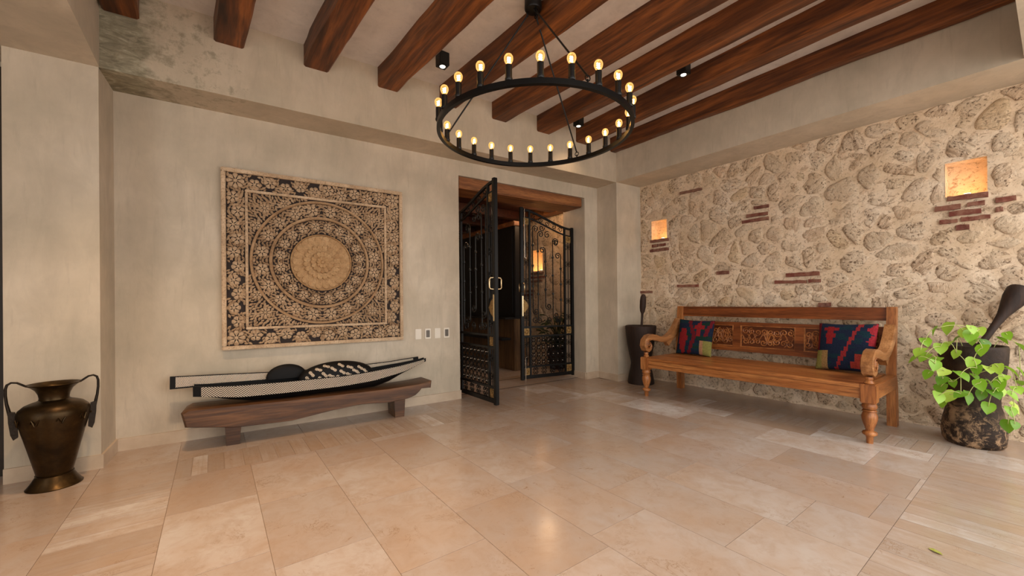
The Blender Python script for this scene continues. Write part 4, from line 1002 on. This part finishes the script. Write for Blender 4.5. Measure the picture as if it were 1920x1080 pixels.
# ------------------------------------------------------------------ trailing plant
pp = thing('pothos_plant', 'bright green trailing pothos growing in the rough wooden planter', 'plant', (SX, SY, .72))
LV = [(415, 335), (340, 350), (285, 415), (230, 510), (285, 500), (258, 470), (340, 545), (350, 520), (300, 600), (380, 630), (372, 675), (385, 760), (432, 720), (485, 715), (525, 725), (460, 485), (415, 430), (465, 400), (545, 345), (590, 355), (560, 415),
      (620, 425), (607, 458), (710, 405), (745, 382), (810, 438), (553, 530), (575, 572), (485, 603), (640, 570), (695, 565), (590, 655), (560, 612), (670, 705), (705, 655), (710, 695), (730, 620), (640, 785), (770, 718), (810, 645), (800, 685), (820, 585), (765, 578),
      (765, 805), (785, 785), (750, 885), (790, 885), (600, 715), (440, 650), (390, 585), (360, 725), (370, 450), (650, 655), (540, 380), (500, 360)]
rn = random.Random(21); dep0 = Vector((SX, SY, 0)).dot(_F); axis = Vector((SX, SY, 0))
def heart(cup):
    out = []; n = 7; rows = [(0, .0), (.08, .22), (.22, .36), (.42, .40), (.62, .33), (.82, .18), (1.0, .0)]
    vs = []; fs = []
    for x_, w in rows: vs += [(x_-.0-(.10*(1 if .05 < x_ < .3 else 0)), w, cup*w*w*1.2-.22*x_*x_), (x_, 0, -.22*x_*x_-.02), (x_-.0-(.10*(1 if .05 < x_ < .3 else 0)), -w, cup*w*w*1.2-.22*x_*x_)]
    for i in range(len(rows)-1):
        fs += [(i*3, i*3+1, i*3+4, i*3+3), (i*3+1, i*3+2, i*3+5, i*3+4)]
    return G().add(vs, fs)
protos = []
pts3 = []
for k, (a, b) in enumerate(LV):
    u, v = 1640+a/3, 500+b/3
    d_ = ray(u, v); dep = dep0-rn.uniform(.05, .32); p = at_depth(u, v, dep)
    rad_ = hypot(p.x-SX, p.y-SY)
    if rad_ < .24 and p.z < .84: dep = dep0-.34; p = at_depth(u, v, dep)
    if p.x > XS-.08: p = at_x(u, v, XS-.1)
    pts3.append(p)
conn = [Vector((SX, SY, .80))]; stg = G(); order = sorted(range(len(pts3)), key=lambda i: (pts3[i]-Vector((SX, SY, .85))).length)
for i in order:
    p = pts3[i]; src = min(conn, key=lambda q_: (q_-p).length+.25*(q_-Vector((SX, SY, .85))).length)
    if hypot(src.x-SX, src.y-SY) < .02:
        a = atan2(p.y-SY, p.x-SX); src = Vector((SX+.1*cos(a), SY+.1*sin(a), .735))
    mid_ = (src+p)/2+Vector((0, 0, .05)); stg.tube([src*(1-q/7)**2+mid_*(2*q/7*(1-q/7))+p*(q/7)**2-Vector((SX, SY, .72)) for q in range(8)], .0024, 5); conn.append(p)
    k = rn.randrange(3)
    outd = Vector((p.x-SX, p.y-SY, 0)); ang = atan2(outd.y, outd.x)+rn.uniform(-.9, .9)
    o = heart((.25, .45, .1)[k]).obj('leaf', 'leaf', pp, smooth='all') if len(protos) < 3 else copy_obj(protos[k], pp)
    if len(protos) < 3: protos.append(o)
    sc = rn.uniform(.072, .112); tilt = rn.uniform(.25, 1.0)
    cen = p-Vector((SX, SY, .72))
    mt = Matrix.Rotation(ang, 4, 'Z') @ Matrix.Rotation(tilt, 4, 'Y') @ Matrix.Rotation(rn.uniform(-.5, .5), 4, 'X') @ Matrix.Diagonal((sc, sc, sc, 1)) @ Matrix.Translation((-.35, 0, 0))
    o.matrix_local = Matrix.Translation(cen) @ mt
stg.obj('stems', 'stem', pp, smooth='all')['kind'] = 'stuff'
# fallen leaf
g = G().add([(0, 0, .002), (.02, .014, .007), (.045, .010, .004), (.06, 0, .002), (.045, -.010, .006), (.02, -.014, .003), (.03, 0, .001)], [(0, 1, 6), (1, 2, 6), (2, 3, 6), (3, 4, 6), (4, 5, 6), (5, 0, 6)])
tag(g.obj('fallen_leaf', 'dry_leaf', loc=(2.72, .33, .001), rotz=1.1), 'small yellow-green fallen leaf on the veined floor border', 'leaf')
